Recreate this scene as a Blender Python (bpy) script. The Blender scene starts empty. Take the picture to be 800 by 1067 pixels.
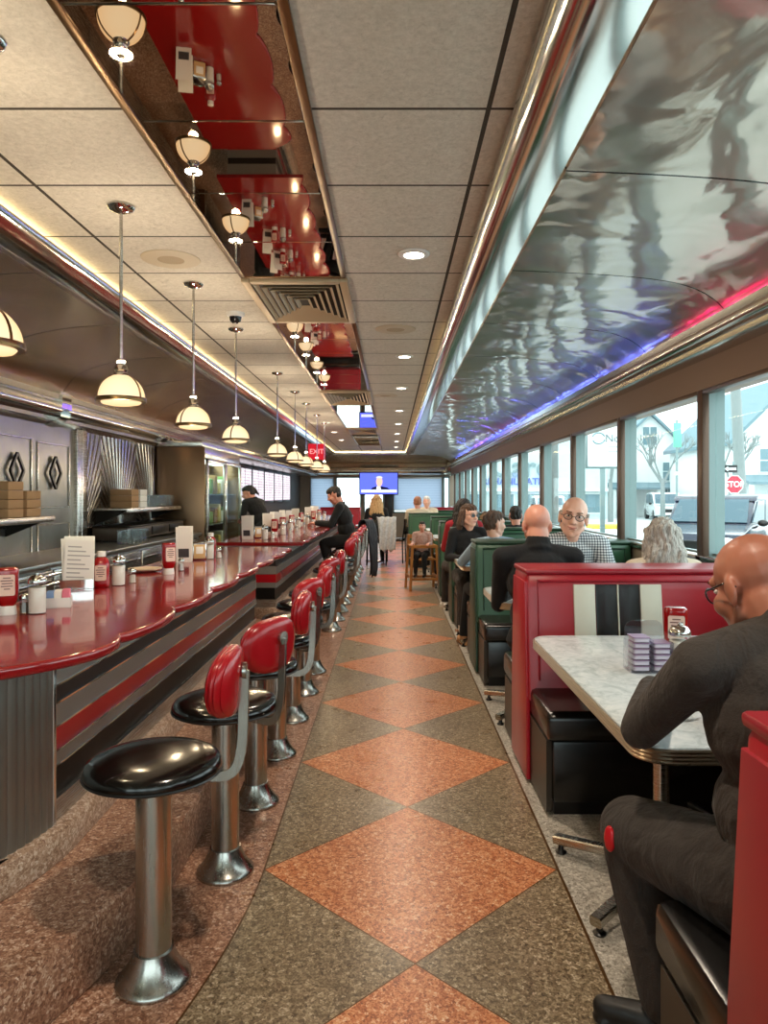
import bpy, bmesh, math, random
from mathutils import Vector, Matrix, Euler
random.seed(7)
PI = math.pi
SC = bpy.context.scene
COL = SC.collection
sin, cos = math.sin, math.cos
def R(d): return math.radians(d)

# ------------------------------------------------------------------ mesh builder
class MB:
    def __init__(s):
        s.v = []; s.f = []; s.m = []; s.cur = 0
    def add(s, vs, fs, M=None):
        b = len(s.v)
        for p in vs:
            p = Vector(p)
            s.v.append(M @ p if M is not None else p)
        for f in fs:
            s.f.append([b + i for i in f]); s.m.append(s.cur)
        return s
    def box(s, x0, x1, y0, y1, z0, z1, M=None, b=0.0, seg=2):
        if b <= 0:
            vs = [(x, y, z) for z in (z0, z1) for y in (y0, y1) for x in (x0, x1)]
            return s.add(vs, [(0, 2, 3, 1), (4, 5, 7, 6), (0, 1, 5, 4), (2, 6, 7, 3), (0, 4, 6, 2), (1, 3, 7, 5)], M)
        bm = bmesh.new()
        bmesh.ops.create_cube(bm, size=1)
        for v in bm.verts:
            v.co = Vector(((x0 + x1) / 2 + v.co.x * (x1 - x0), (y0 + y1) / 2 + v.co.y * (y1 - y0), (z0 + z1) / 2 + v.co.z * (z1 - z0)))
        b = min(b, abs(x1 - x0) * .49, abs(y1 - y0) * .49, abs(z1 - z0) * .49)
        bmesh.ops.bevel(bm, geom=bm.edges[:], offset=b, segments=seg, profile=.5, affect='EDGES')
        bm.verts.index_update()
        s.add([v.co.copy() for v in bm.verts], [[v.index for v in f.verts] for f in bm.faces], M)
        bm.free(); return s
    def prism(s, poly, axis, a, b, M=None, inset=0.0):
        """poly 2D outline extruded along axis; inset rounds the two rims"""
        def P(p, t):
            return {'x': (t, p[0], p[1]), 'y': (p[0], t, p[1]), 'z': (p[0], p[1], t)}[axis]
        n = len(poly)
        if inset > 0:
            pin = offset_poly(poly, -inset); pin2 = offset_poly(poly, -inset * .3)
            d = inset if b > a else -inset
            rings = [(pin, a), (pin2, a + d * .3), (poly, a + d), (poly, b - d), (pin2, b - d * .3), (pin, b)]
        else:
            rings = [(poly, a), (poly, b)]
        vs = [P(p, t) for pl, t in rings for p in pl]
        fs = []
        for k in range(len(rings) - 1):
            for i in range(n):
                j = (i + 1) % n
                fs.append((k * n + i, k * n + j, (k + 1) * n + j, (k + 1) * n + i))
        fs.append(list(range(n))[::-1]); fs.append([(len(rings) - 1) * n + i for i in range(n)])
        return s.add(vs, fs, M)
    def lathe(s, prof, M=None, n=24, c=(0, 0, 0), sx=1, sy=1):
        vs = []; fs = []
        for r, z in prof:
            for i in range(n):
                t = 2 * PI * i / n
                vs.append((c[0] + r * cos(t) * sx, c[1] + r * sin(t) * sy, c[2] + z))
        for k in range(len(prof) - 1):
            for i in range(n):
                j = (i + 1) % n
                fs.append((k * n + i, k * n + j, (k + 1) * n + j, (k + 1) * n + i))
        if prof[0][0] > 1e-6: fs.append(list(range(n))[::-1])
        if prof[-1][0] > 1e-6: fs.append([(len(prof) - 1) * n + i for i in range(n)])
        return s.add(vs, fs, M)
    def ell(s, c, r, M=None, rot=None, nu=16, nv=10):
        T = Matrix.Translation(Vector(c))
        if rot is not None: T = T @ rot
        T = T @ Matrix.Diagonal((r[0], r[1], r[2], 1))
        if M is not None: T = M @ T
        prof = [(max(sin(PI * k / nv), 0.0), -cos(PI * k / nv)) for k in range(nv + 1)]
        prof[0] = (1e-4, -1); prof[-1] = (1e-4, 1)
        return s.lathe(prof, T, nu)
    def cap(s, p0, r0, p1, r1, M=None, n=14, flat=None):
        """tapered capsule"""
        p0 = Vector(p0); p1 = Vector(p1); d = p1 - p0; L = d.length
        if L < 1e-5: return s.ell(p0, (r0, r0, r0), M)
        q = d.normalized().to_track_quat('Z', 'Y').to_matrix().to_4x4()
        T = Matrix.Translation(p0) @ q
        if M is not None: T = M @ T
        prof = [(max(r0 * sin(t), 1e-4), -r0 * cos(t)) for t in [PI / 2 * k / 5 for k in range(6)]]
        prof += [(max(r1 * cos(t), 1e-4), L + r1 * sin(t)) for t in [PI / 2 * k / 5 for k in range(6)]]
        return s.lathe(prof, T, n)
    def sweep(s, pts, sec, up=(0, 0, 1), M=None, closed=False, scales=None):
        """2D section swept along points (parallel transport)"""
        pts = [Vector(p) for p in pts]; n = len(sec); N = len(pts)
        tang = []
        for i in range(N):
            if closed: t = pts[(i + 1) % N] - pts[i - 1]
            else: t = pts[min(i + 1, N - 1)] - pts[max(i - 1, 0)]
            tang.append(t.normalized())
        u = Vector(up)
        if abs(u.dot(tang[0])) > .98: u = Vector((1, 0, 0)) if abs(tang[0].x) < .9 else Vector((0, 1, 0))
        vs = []
        for i in range(N):
            t = tang[i]
            u = (u - t * u.dot(t)).normalized(); w = t.cross(u)
            k = scales[i] if scales else 1
            for a, b in sec: vs.append(pts[i] + w * a * k + u * b * k)
        fs = []
        for k in range(N if closed else N - 1):
            k2 = (k + 1) % N
            for i in range(n):
                j = (i + 1) % n
                fs.append((k * n + i, k * n + j, k2 * n + j, k2 * n + i))
        if not closed:
            fs.append(list(range(n))[::-1]); fs.append([(N - 1) * n + i for i in range(n)])
        return s.add(vs, fs, M)
    def tube(s, pts, r, n=10, M=None, closed=False, scales=None):
        return s.sweep(pts, [(r * cos(2 * PI * i / n), r * sin(2 * PI * i / n)) for i in range(n)], M=M, closed=closed, scales=scales)
    def bar(s, pts, w, t, up=(0, 0, 1), M=None):
        w /= 2; t /= 2; c = min(w, t) * .3
        return s.sweep(pts, [(-w, -t + c), (-w + c, -t), (w - c, -t), (w, -t + c), (w, t - c), (w - c, t), (-w + c, t), (-w, t - c)], up, M)
    def mesh(s, name, mats, ang=38):
        me = bpy.data.meshes.new(name)
        me.from_pydata([tuple(p) for p in s.v], [], s.f)
        for m in (mats if isinstance(mats, (list, tuple)) else [mats]): me.materials.append(m)
        for p, mi in zip(me.polygons, s.m): p.material_index = mi; p.use_smooth = True
        bm = bmesh.new(); bm.from_mesh(me)
        bmesh.ops.recalc_face_normals(bm, faces=bm.faces[:])
        bm.to_mesh(me); bm.free()
        me.set_sharp_from_angle(angle=R(ang))
        return me
    def build(s, name, mats, parent=None, loc=None, rotz=0, ang=38):
        return link(name, s.mesh(name, mats, ang), parent, loc, rotz)

def offset_poly(poly, d):
    n = len(poly); A = sum(poly[i][0] * poly[(i + 1) % n][1] - poly[(i + 1) % n][0] * poly[i][1] for i in range(n))
    sg = 1 if A > 0 else -1
    out = []
    for i in range(n):
        p0 = Vector(poly[i - 1]); p = Vector(poly[i]); p1 = Vector(poly[(i + 1) % n])
        e0 = (p - p0); e1 = (p1 - p)
        if e0.length < 1e-9 or e1.length < 1e-9: out.append(tuple(p)); continue
        n0 = Vector((e0.y, -e0.x)).normalized() * sg; n1 = Vector((e1.y, -e1.x)).normalized() * sg
        b = n0 + n1
        if b.length < .2: b = n0
        b = b / max(b.length_squared, .5) * 2
        out.append(tuple(p + b * d))
    return out
def rrect(x0, x1, y0, y1, r, n=5):
    out = []
    for cx, cy, a in ((x1 - r, y1 - r, 0), (x0 + r, y1 - r, 90), (x0 + r, y0 + r, 180), (x1 - r, y0 + r, 270)):
        for k in range(n + 1):
            t = R(a + 90 * k / n); out.append((cx + r * cos(t), cy + r * sin(t)))
    return out
def circ(cx, cy, r, n=20): return [(cx + r * cos(2 * PI * i / n), cy + r * sin(2 * PI * i / n)) for i in range(n)]

def link(name, data, parent=None, loc=None, rotz=0):
    o = bpy.data.objects.new(name, data); COL.objects.link(o)
    if parent is not None: o.parent = parent
    if loc is not None: o.location = loc
    if rotz: o.rotation_euler = (0, 0, rotz)
    return o
def tag(o, label, cat, group=None, kind=None):
    if label: o['label'] = label
    if cat: o['category'] = cat
    if group: o['group'] = group
    if kind: o['kind'] = kind
    return o
def thing(name, label, cat, loc=(0, 0, 0), rotz=0, group=None):
    return tag(link(name, None, None, loc, rotz), label, cat, group)
def struct(name, mb, mats, parent=None, ang=38):
    o = mb.build(name, mats, parent, ang=ang); o['kind'] = 'structure'; return o
def dup(root, loc, rotz=0, label=None, group=None, scale=None):
    r = root.copy(); COL.objects.link(r); r.location = loc; r.rotation_euler = (0, 0, rotz)
    if label: r['label'] = label
    if group: r['group'] = group
    if scale: r.scale = (scale,) * 3
    for ch in list(root.children):
        c = ch.copy(); COL.objects.link(c); c.parent = r
        for g in list(ch.children):
            d = g.copy(); COL.objects.link(d); d.parent = c
    return r
def text_mesh(name, body, size, mat, parent=None, M=None, extrude=.004, align='CENTER', bold=0.0):
    cu = bpy.data.curves.new(name, 'FONT'); cu.body = body; cu.size = size; cu.align_x = align; cu.align_y = 'CENTER'
    cu.extrude = extrude; cu.offset = bold
    t = bpy.data.objects.new(name + '_tmp', cu); COL.objects.link(t)
    dg = bpy.context.evaluated_depsgraph_get(); dg.update()
    me = bpy.data.meshes.new_from_object(t.evaluated_get(dg)); me.name = name
    bpy.data.objects.remove(t); bpy.data.curves.remove(cu)
    if M is not None: me.transform(M)
    me.materials.clear(); me.materials.append(mat)
    return link(name, me, parent)
FACE_CAM = Matrix.Rotation(PI / 2, 4, 'X')     # text standing up, read from -Y

# ------------------------------------------------------------------ materials
MATS = {}
class NT:
    def __init__(s, name):
        s.m = bpy.data.materials.new(name); s.m.use_nodes = True
        s.t = s.m.node_tree; s.t.nodes.clear()
        s.out = s.n('ShaderNodeOutputMaterial')
    def n(s, ty, **kw):
        nd = s.t.nodes.new(ty)
        for k, v in kw.items(): setattr(nd, k, v)
        return nd
    def l(s, a, b): s.t.links.new(a, b)
    def set(s, sock, v):
        if hasattr(v, 'node') : s.l(v, sock)
        else: sock.default_value = v
    def math(s, op, a, b=0.0, c=0.0, clamp=False):
        nd = s.n('ShaderNodeMath', operation=op, use_clamp=clamp)
        for i, v in enumerate((a, b, c)): s.set(nd.inputs[i], v)
        return nd.outputs[0]
    def mix(s, f, a, b):
        nd = s.n('ShaderNodeMix', data_type='RGBA')
        s.set(nd.inputs[0], f)
        for sock, v in ((nd.inputs[6], a), (nd.inputs[7], b)):
            s.set(sock, v if hasattr(v, 'node') else (*v, 1) if len(v) == 3 else v)
        return nd.outputs[2]
    def obj(s):
        return s.n('ShaderNodeTexCoord').outputs['Object']
    def xyz(s, v):
        nd = s.n('ShaderNodeSeparateXYZ'); s.l(v, nd.inputs[0]); return nd.outputs
    def noise(s, v, scale, detail=2, rough=.5, dist=0.0):
        nd = s.n('ShaderNodeTexNoise'); s.l(v, nd.inputs['Vector'])
        nd.inputs['Scale'].default_value = scale; nd.inputs['Detail'].default_value = detail
        nd.inputs['Roughness'].default_value = rough; nd.inputs['Distortion'].default_value = dist
        return nd.outputs['Fac']
    def vor(s, v, scale, feat='F1'):
        nd = s.n('ShaderNodeTexVoronoi', feature=feat); s.l(v, nd.inputs['Vector']); nd.inputs['Scale'].default_value = scale
        return nd.outputs
    def ramp(s, f, stops):
        nd = s.n('ShaderNodeValToRGB'); s.l(f, nd.inputs[0])
        e = nd.color_ramp.elements
        while len(e) < len(stops): e.new(.5)
        for el, (p, c) in zip(e, stops):
            el.position = p; el.color = (*c, 1) if len(c) == 3 else c
        return nd.outputs[0]
    def scalev(s, v, sc):
        nd = s.n('ShaderNodeMapping'); s.l(v, nd.inputs[0]); nd.inputs['Scale'].default_value = sc
        return nd.outputs[0]
    def bump(s, h, strength=.3, dist=.01):
        nd = s.n('ShaderNodeBump'); s.l(h, nd.inputs['Height']); nd.inputs['Strength'].default_value = strength
        nd.inputs['Distance'].default_value = dist
        return nd.outputs[0]
    def bsdf(s, col, rough=.5, metal=0.0, normal=None, **kw):
        b = s.n('ShaderNodeBsdfPrincipled')
        s.set(b.inputs['Base Color'], col if hasattr(col, 'node') else (*col, 1))
        s.set(b.inputs['Roughness'], rough); s.set(b.inputs['Metallic'], metal)
        if normal is not None: s.l(normal, b.inputs['Normal'])
        for k, v in kw.items(): s.set(b.inputs[k.replace('_', ' ')], v)
        s.l(b.outputs[0], s.out.inputs[0]); return s.m
def srgb(r, g, b):
    f = lambda c: c / 12.92 if c <= .04045 else ((c + .055) / 1.055) ** 2.4
    return tuple(f(c / 255) for c in (r, g, b))
def mat(name, col, rough=.5, metal=0.0, bump=0, bscale=60, **kw):
    if name in MATS: return MATS[name]
    t = NT(name); nm = None
    if bump: nm = t.bump(t.noise(t.obj(), bscale, 3), bump, .005)
    c = col
    if kw.pop('vary', 0):
        c = t.mix(t.noise(t.obj(), 9, 4), tuple(x * .8 for x in col), tuple(min(1, x * 1.15) for x in col))
    MATS[name] = t.bsdf(c, rough, metal, nm, **kw); return MATS[name]
def emit(name, col, strength):
    t = NT(name); e = t.n('ShaderNodeEmission'); e.inputs[0].default_value = (*col, 1); e.inputs[1].default_value = strength
    t.l(e.outputs[0], t.out.inputs[0]); return t.m
def glass(name, tint, gloss=.12):
    """thin clear pane: see-through with a mirror reflection"""
    t = NT(name); tr = t.n('ShaderNodeBsdfTransparent'); tr.inputs[0].default_value = (*tint, 1)
    gl = t.n('ShaderNodeBsdfGlossy'); gl.inputs['Roughness'].default_value = .01
    fr = t.n('ShaderNodeLayerWeight'); fr.inputs[0].default_value = .5
    mx = t.n('ShaderNodeMixShader'); f = t.math('ADD', t.math('MULTIPLY', t.math('POWER', fr.outputs['Facing'], 5.0), gloss * 4), gloss * .25, clamp=True)
    t.l(f, mx.inputs[0]); t.l(tr.outputs[0], mx.inputs[1]); t.l(gl.outputs[0], mx.inputs[2]); t.l(mx.outputs[0], t.out.inputs[0])
    return t.m
EXPOSURE = 1.05
SKYC = (.92, .97, .985); SKYS = 1.9
DL_POWER = 10.0; PEND_E = .66; PEND_P = 5.0; PEND_U = 3.0; COVE_E = 8.0; NEON_E = 13.0
# ------------------------------------------------------------------ scene materials
def m_floor():
    t = NT('terrazzo_floor'); o = t.obj(); X, Y, Z = t.xyz(o)
    # left seam curves away towards the near end
    d = t.math('MAXIMUM', t.math('SUBTRACT', 2.75, Y), 0.0)
    ls = t.math('SUBTRACT', -.475, t.math('MULTIPLY', t.math('MULTIPLY', d, d), .14))
    u = t.math('DIVIDE', t.math('ABSOLUTE', t.math('SUBTRACT', X, .07)), .545)
    yy = t.math('ADD', Y, 100 * 1.09 - 2.72 + .545)
    w = t.math('ABSOLUTE', t.math('SUBTRACT', t.math('MODULO', yy, 1.09), .545))
    w = t.math('DIVIDE', w, .545)
    s = t.math('ADD', u, w)
    inside = t.math('LESS_THAN', s, 1.0)
    left = t.math('LESS_THAN', X, ls); right = t.math('GREATER_THAN', X, .62)
    v = t.vor(o, 88); rnd = t.xyz(v['Color'])[0]
    v2 = t.vor(o, 200); rnd2 = t.xyz(v2['Color'])[1]
    chip = t.math('MULTIPLY', t.math('ADD', rnd, rnd2), .5)
    red = t.ramp(chip, [(.0, srgb(112, 52, 26)), (.3, srgb(180, 100, 58)), (.55, srgb(216, 138, 92)), (.78, srgb(232, 172, 126)), (1, srgb(250, 226, 196))])
    olive = t.ramp(chip, [(.0, srgb(60, 50, 38)), (.35, srgb(116, 102, 80)), (.6, srgb(148, 132, 106)), (.8, srgb(178, 162, 134)), (1, srgb(226, 212, 188))])
    pink = t.ramp(chip, [(.0, srgb(84, 50, 38)), (.35, srgb(146, 102, 80)), (.6, srgb(182, 136, 110)), (.8, srgb(212, 176, 150)), (1, srgb(244, 226, 208))])
    grey = t.ramp(chip, [(.0, srgb(110, 106, 98)), (.4, srgb(172, 168, 158)), (.7, srgb(200, 196, 186)), (1, srgb(236, 232, 222))])
    c = t.mix(inside, olive, red); c = t.mix(left, c, pink); c = t.mix(right, c, grey)
    st = t.noise(o, 1.3, 4, .6)
    c = t.mix(t.math('MULTIPLY', st, .25), c, srgb(120, 80, 50))
    # brass divider strips
    def near(a, b, wd): return t.math('LESS_THAN', t.math('ABSOLUTE', t.math('SUBTRACT', a, b)), wd)
    dv = near(s, 1.0, .0055)
    out = t.math('MAXIMUM', left, right)
    dv = t.math('MULTIPLY', dv, t.math('SUBTRACT', 1.0, out))
    dv = t.math('MAXIMUM', dv, t.math('MAXIMUM', near(X, ls, .0032), near(X, .62, .005)))
    c = t.mix(dv, c, srgb(96, 66, 34))
    rough = t.math('ADD', t.math('MULTIPLY', t.noise(o, 5, 4, .6), .2), .2)
    return t.bsdf(c, rough, t.math('MULTIPLY', dv, .4), None, Specular_IOR_Level=.45)
def m_terrazzo(name, light):
    t = NT(name); o = t.obj()
    chip = t.math('MULTIPLY', t.math('ADD', t.xyz(t.vor(o, 88)['Color'])[0], t.xyz(t.vor(o, 200)['Color'])[1]), .5)
    if light: st = [(.0, srgb(120, 88, 66)), (.35, srgb(172, 136, 110)), (.6, srgb(200, 168, 142)), (1, srgb(244, 228, 210))]
    else: st = [(.0, srgb(88, 52, 38)), (.35, srgb(150, 104, 80)), (.6, srgb(184, 138, 110)), (.8, srgb(212, 176, 148)), (1, srgb(244, 226, 206))]
    c = t.mix(t.math('MULTIPLY', t.noise(o, 3, 5, .6), .35), t.ramp(chip, st), srgb(84, 62, 48))
    return t.bsdf(c, .38)
def m_ceiling():
    t = NT('ceiling_tiles'); o = t.obj(); X, Y, Z = t.xyz(o)
    def line(c, off, per, wd):
        a = t.math('MODULO', t.math('ADD', c, 100 * per - off), per)
        return t.math('LESS_THAN', t.math('ABSOLUTE', t.math('SUBTRACT', a, per / 2)), wd)
    ly = line(Y, 2.46 - .305, .61, .0075); lx = line(X, -1.5 - .3045, .609, .0085)
    g = t.math('MAXIMUM', lx, ly)
    n = t.noise(o, 55, 4, .65); v = t.noise(t.scalev(o, (1, 1.6, 1)), 9, 5, .6, 1.2)
    h = t.math('ADD', t.math('MULTIPLY', n, .5), t.math('MULTIPLY', t.math('GREATER_THAN', t.math('ABSOLUTE', t.math('SUBTRACT', v, .5)), .012), .35))
    c = t.mix(n, srgb(176, 166, 148), srgb(236, 227, 212))
    c = t.mix(g, c, srgb(58, 48, 36))
    h = t.math('SUBTRACT', h, t.math('MULTIPLY', g, 1.2))
    return t.bsdf(c, .85, 0, t.bump(h, .9, .008))
def m_curved(name, col, rough, wav, off, strength, sharp=0):
    t = NT(name); o = t.obj(); X, Y, Z = t.xyz(o)
    a = t.math('MODULO', t.math('ADD', Y, 122 - off + .61), 1.22)
    seam = t.math('LESS_THAN', t.math('ABSOLUTE', t.math('SUBTRACT', a, .61)), .006)
    h = t.noise(t.scalev(o, (1.0, .9, 1)), wav, 2, .45, .4)
    h2 = t.noise(t.scalev(o, (1, .35, 1)), 60, 3, .7)
    hh = t.math('ADD', h, t.math('MULTIPLY', h2, .01))
    c = t.mix(seam, col, (.02, .017, .014))
    nm = t.bump(hh, strength, .05)
    t.bsdf(c, t.math('ADD', rough, t.math('MULTIPLY', seam, .4)), 1.0, nm); b1 = t.out.inputs[0].links[0].from_socket
    if sharp:
        t.bsdf(c, sharp, 1.0, nm); b2 = t.out.inputs[0].links[0].from_socket
        mx = t.n('ShaderNodeMixShader'); mx.inputs[0].default_value = .52; t.l(b1, mx.inputs[1]); t.l(b2, mx.inputs[2]); t.l(mx.outputs[0], t.out.inputs[0])
    return t.m
def m_brushed(name, col, rough=.3, sc=(2, 2, 300), strength=.08):
    t = NT(name); o = t.obj()
    n = t.noise(t.scalev(o, sc), 3, 3, .6)
    r = t.math('ADD', t.math('MULTIPLY', n, .16), rough - .08)
    return t.bsdf(col, r, 1.0, t.bump(n, strength, .002))
def m_sunburst():
    t = NT('sunburst_steel'); o = t.obj(); X, Y, Z = t.xyz(o)
    # radial flutes fanning up from a point at the foot of each panel (panels 1 m wide along Y)
    yy = t.math('SUBTRACT', t.math('MODULO', t.math('ADD', Y, 20 - 6.95), 1.02), .51)
    an = t.math('ARCTAN2', yy, t.math('SUBTRACT', Z, .95))
    f = t.math('SINE', t.math('MULTIPLY', an, 64))
    return t.bsdf(srgb(168, 164, 156), .26, 1.0, t.bump(f, .5, .02))
def m_quilt():
    t = NT('hammered_steel'); o = t.obj()
    n = t.noise(t.scalev(o, (1, 1, .6)), 5, 3, .5)
    return t.bsdf(srgb(140, 138, 132), .34, 1.0, t.bump(n, .3, .03))
def m_formica():
    t = NT('table_laminate'); o = t.obj()
    n = t.noise(t.scalev(o, (1.4, 1, 1)), 11, 6, .7, 1.5)
    c = t.ramp(n, [(.3, srgb(176, 190, 194)), (.5, srgb(212, 222, 226)), (.7, srgb(234, 240, 242))])
    return t.bsdf(c, .22)
def m_counter():
    t = NT('red_countertop'); o = t.obj()
    n = t.noise(o, 240, 2, .5)
    c = t.mix(n, srgb(108, 14, 18), srgb(158, 34, 34))
    return t.bsdf(c, .09, 0, t.bump(t.noise(o, 14, 2), .03, .01), Specular_IOR_Level=.75)
def m_skin(name, col, red):
    t = NT(name); o = t.obj()
    c = t.mix(t.noise(o, 14, 4, .6), col, red)
    return t.bsdf(c, .42, 0, t.bump(t.noise(o, 180, 2), .08, .002), Subsurface_Weight=.12, Subsurface_Scale=.02, Subsurface_Radius=(1, .3, .15))
def m_cloth(name, c1, c2, sc=140, fold=.35):
    t = NT(name); o = t.obj()
    n = t.noise(o, sc, 3, .7); f = t.noise(t.scalev(o, (1, 1, .55)), 13, 3, .5, .6)
    return t.bsdf(t.mix(n, c1, c2), .92, 0, t.bump(t.math('ADD', t.math('MULTIPLY', n, .08), f), fold, .03), Sheen_Weight=.04)
def m_check():
    t = NT('checked_shirt'); o = t.obj(); X, Y, Z = t.xyz(o)
    def st(c, p): return t.math('LESS_THAN', t.math('MODULO', t.math('ADD', c, 10), p), p * .42)
    a = t.math('ADD', st(X, .017), st(Z, .017))
    c = t.ramp(t.math('MULTIPLY', a, .5), [(0, srgb(222, 226, 228)), (.5, srgb(136, 146, 154)), (1, srgb(34, 40, 52))])
    return t.bsdf(c, .85, 0, t.bump(t.noise(o, 12, 3), .3, .03))
def m_hair(name, a, b):
    t = NT(name); o = t.obj()
    n = t.noise(t.scalev(o, (1, 1, .22)), 70, 4, .7, 1.0)
    return t.bsdf(t.ramp(n, [(.3, a), (.7, b)]), .55, 0, t.bump(n, .8, .014))
def m_wood(name, a, b, sc=(1, 1, .12)):
    t = NT(name); o = t.obj()
    n = t.noise(t.scalev(o, sc), 26, 4, .6, .8)
    return t.bsdf(t.mix(n, a, b), .42)
M_FLOOR = m_floor(); M_TER = m_terrazzo('terrazzo_platform', False); M_TERL = m_terrazzo('terrazzo_cove', True)
M_CEIL = m_ceiling()
M_CURVR = m_curved('curved_steel_window_side', srgb(190, 180, 166), .36, 2.3, 2.74, .42, .05)
M_CURVL = m_curved('curved_panel_kitchen_side', srgb(190, 168, 140), .26, 2.0, 2.74, .12)
M_CHROME = mat('chrome', srgb(216, 216, 214), .07, 1.0)
M_CHROMEW = mat('worn_chrome', srgb(205, 203, 198), .13, 1.0, .015, 14)
M_STEEL = m_brushed('brushed_steel', srgb(188, 186, 180), .26)
M_STEELH = mat('satin_steel_band', srgb(168, 165, 158), .36, .65, .04, 30); M_STEELP = mat('plain_steel', srgb(176, 174, 168), .3, 1.0)
M_POST = m_brushed('stool_steel', srgb(176, 174, 168), .25, (60, 60, 2))
M_MIRROR = mat('bronze_mirror', srgb(190, 176, 160), .015, 1.0)
M_COUNTER = m_counter(); M_FORM = m_formica()
M_RED = mat('red_laminate_band', srgb(196, 24, 36), .22)
M_BLACKT = m_wood('dark_band', srgb(20, 16, 15), srgb(44, 34, 30), (1, .1, 1))
M_BLACKV = mat('black_vinyl', srgb(17, 15, 14), .16, 0, .10, 9)
M_BLACKS = mat('black_booth_vinyl', srgb(13, 12, 12), .24, 0, .12, 9)
M_REDV = mat('red_vinyl', srgb(172, 22, 38), .30, 0, .10, 16)
M_REDPAD = mat('red_stool_vinyl', srgb(158, 18, 26), .24, 0, .05, 20)
M_GREENV = mat('green_vinyl', srgb(46, 92, 64), .36, 0, .08, 16)
M_GREEND = mat('green_welt', srgb(30, 62, 44), .4)
M_WHITEV = mat('cream_vinyl', srgb(226, 222, 204), .35, 0, .05, 20)
M_TRIMV = mat('dark_red_welt', srgb(150, 24, 40), .35)
M_PLINTH = m_wood('booth_end_panel', srgb(40, 35, 30), srgb(60, 53, 45))
M_DKMETAL = mat('dark_metal', srgb(40, 38, 36), .4, .8)
M_BLACKP = mat('black_plastic', srgb(14, 14, 15), .35)
M_WHITEP = mat('white_plastic', srgb(232, 230, 224), .35)
M_PAPER = mat('white_paper', srgb(236, 234, 226), .8)
M_CARD = mat('brown_card', srgb(170, 134, 96), .8, 0, .1, 60)
M_KETCH = mat('ketchup_red', srgb(150, 8, 14), .18, 0, Coat_Weight=.5)
M_LABEL = mat('bottle_label', srgb(226, 196, 180), .5)
M_INK = mat('print_ink', srgb(110, 70, 66), .6)
M_SUGAR = mat('white_sugar', srgb(236, 228, 216), .7)
M_SALT = mat('salt_grey', srgb(206, 200, 190), .6)
M_PEPPER = mat('pepper_grains', srgb(92, 82, 70), .8, 0, .3, 300)
M_GLASSW = glass('drinking_glass', (.93, .95, .95), .2)
M_PANE = glass('window_glass', (.90, .97, .965), .05)
M_PINKP = mat('pink_packets', srgb(222, 120, 140), .6); M_BLUEP = mat('blue_packets', srgb(128, 160, 206), .6)
M_TAN = mat('tan_caddy', srgb(206, 170, 118), .5)
M_BRONZE = mat('bronze_band', srgb(120, 92, 60), .3, 1.0)
M_SHADE = None
M_VENT = mat('vent_metal', srgb(186, 164, 132), .45, .3)
M_VENTD = mat('vent_dark', srgb(36, 30, 24), .7)
M_WALLT = mat('soffit_laminate', srgb(150, 122, 104), .5, 0, .04, 30)
M_FRAME = mat('bronze_window_frame', srgb(92, 72, 60), .35, .6)
M_FRAMEX = mat('outer_steel_fin', srgb(128, 146, 146), .4, .3)
M_WALL = mat('wall_paint', srgb(150, 136, 118), .6)
M_WALLD = mat('kitchen_wall_dark', srgb(64, 54, 46), .6)
M_SUN = m_sunburst(); M_QUILT = m_quilt()
M_FRSIDE = m_brushed('fridge_side_steel', srgb(128, 104, 82), .34, (60, 60, 2))
M_SKINT = m_skin('tanned_skin', srgb(158, 104, 80), srgb(176, 106, 84))
M_SKINL = m_skin('light_skin', srgb(218, 164, 140), srgb(222, 146, 126))
M_SKINF = m_skin('pale_skin', srgb(226, 184, 160), srgb(222, 160, 138))
M_DKGREY = m_cloth('dark_grey_knit', srgb(44, 38, 34), srgb(64, 56, 50), 160, .95)
M_JEANS = m_cloth('charcoal_trousers', srgb(40, 35, 32), srgb(58, 51, 46), 200, .95)
M_BLACKC = m_cloth('black_fabric', srgb(6, 6, 8), srgb(15, 15, 18), 160, .4)
M_DENIM = m_cloth('light_denim', srgb(122, 148, 170), srgb(168, 190, 206), 160, .5)
M_REDC = m_cloth('red_fabric', srgb(140, 20, 34), srgb(180, 40, 50))
M_CREAMC = m_cloth('cream_fabric', srgb(206, 186, 160), srgb(232, 216, 192))
M_STRIPE = m_cloth('grey_striped_fabric', srgb(120, 122, 126), srgb(226, 226, 224), 26)
M_CHECK = m_check()
M_PATTERN = m_cloth('patterned_top', srgb(150, 60, 52), srgb(226, 214, 204), 34)
M_HBROWN = m_hair('brown_hair', srgb(46, 30, 22), srgb(104, 72, 50)); M_HDARK = m_hair('dark_hair', srgb(14, 11, 10), srgb(46, 36, 30))
M_HGREY = m_hair('grey_blond_hair', srgb(96, 84, 72), srgb(226, 220, 210)); M_HBLOND = m_hair('blond_hair', srgb(150, 108, 62), srgb(222, 184, 130))
M_HWHITE = m_hair('white_hair', srgb(200, 196, 190), srgb(244, 242, 238))
M_STUB = mat('eyebrow_hair', srgb(92, 66, 50), .8); M_LIP = mat('lips', srgb(188, 112, 100), .5)
M_EYE = mat('eye_white', srgb(226, 220, 212), .2); M_IRIS = mat('eye_iris', srgb(40, 30, 26), .2)
M_SHOE = mat('black_shoe', srgb(20, 18, 17), .5); M_BOOT = mat('tan_boot', srgb(176, 128, 86), .65); M_SNEAK = mat('white_sneaker', srgb(214, 206, 196), .6)
M_HIGHW = m_wood('high_chair_wood', srgb(150, 96, 44), srgb(196, 138, 74))
M_BRICK = None
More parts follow.
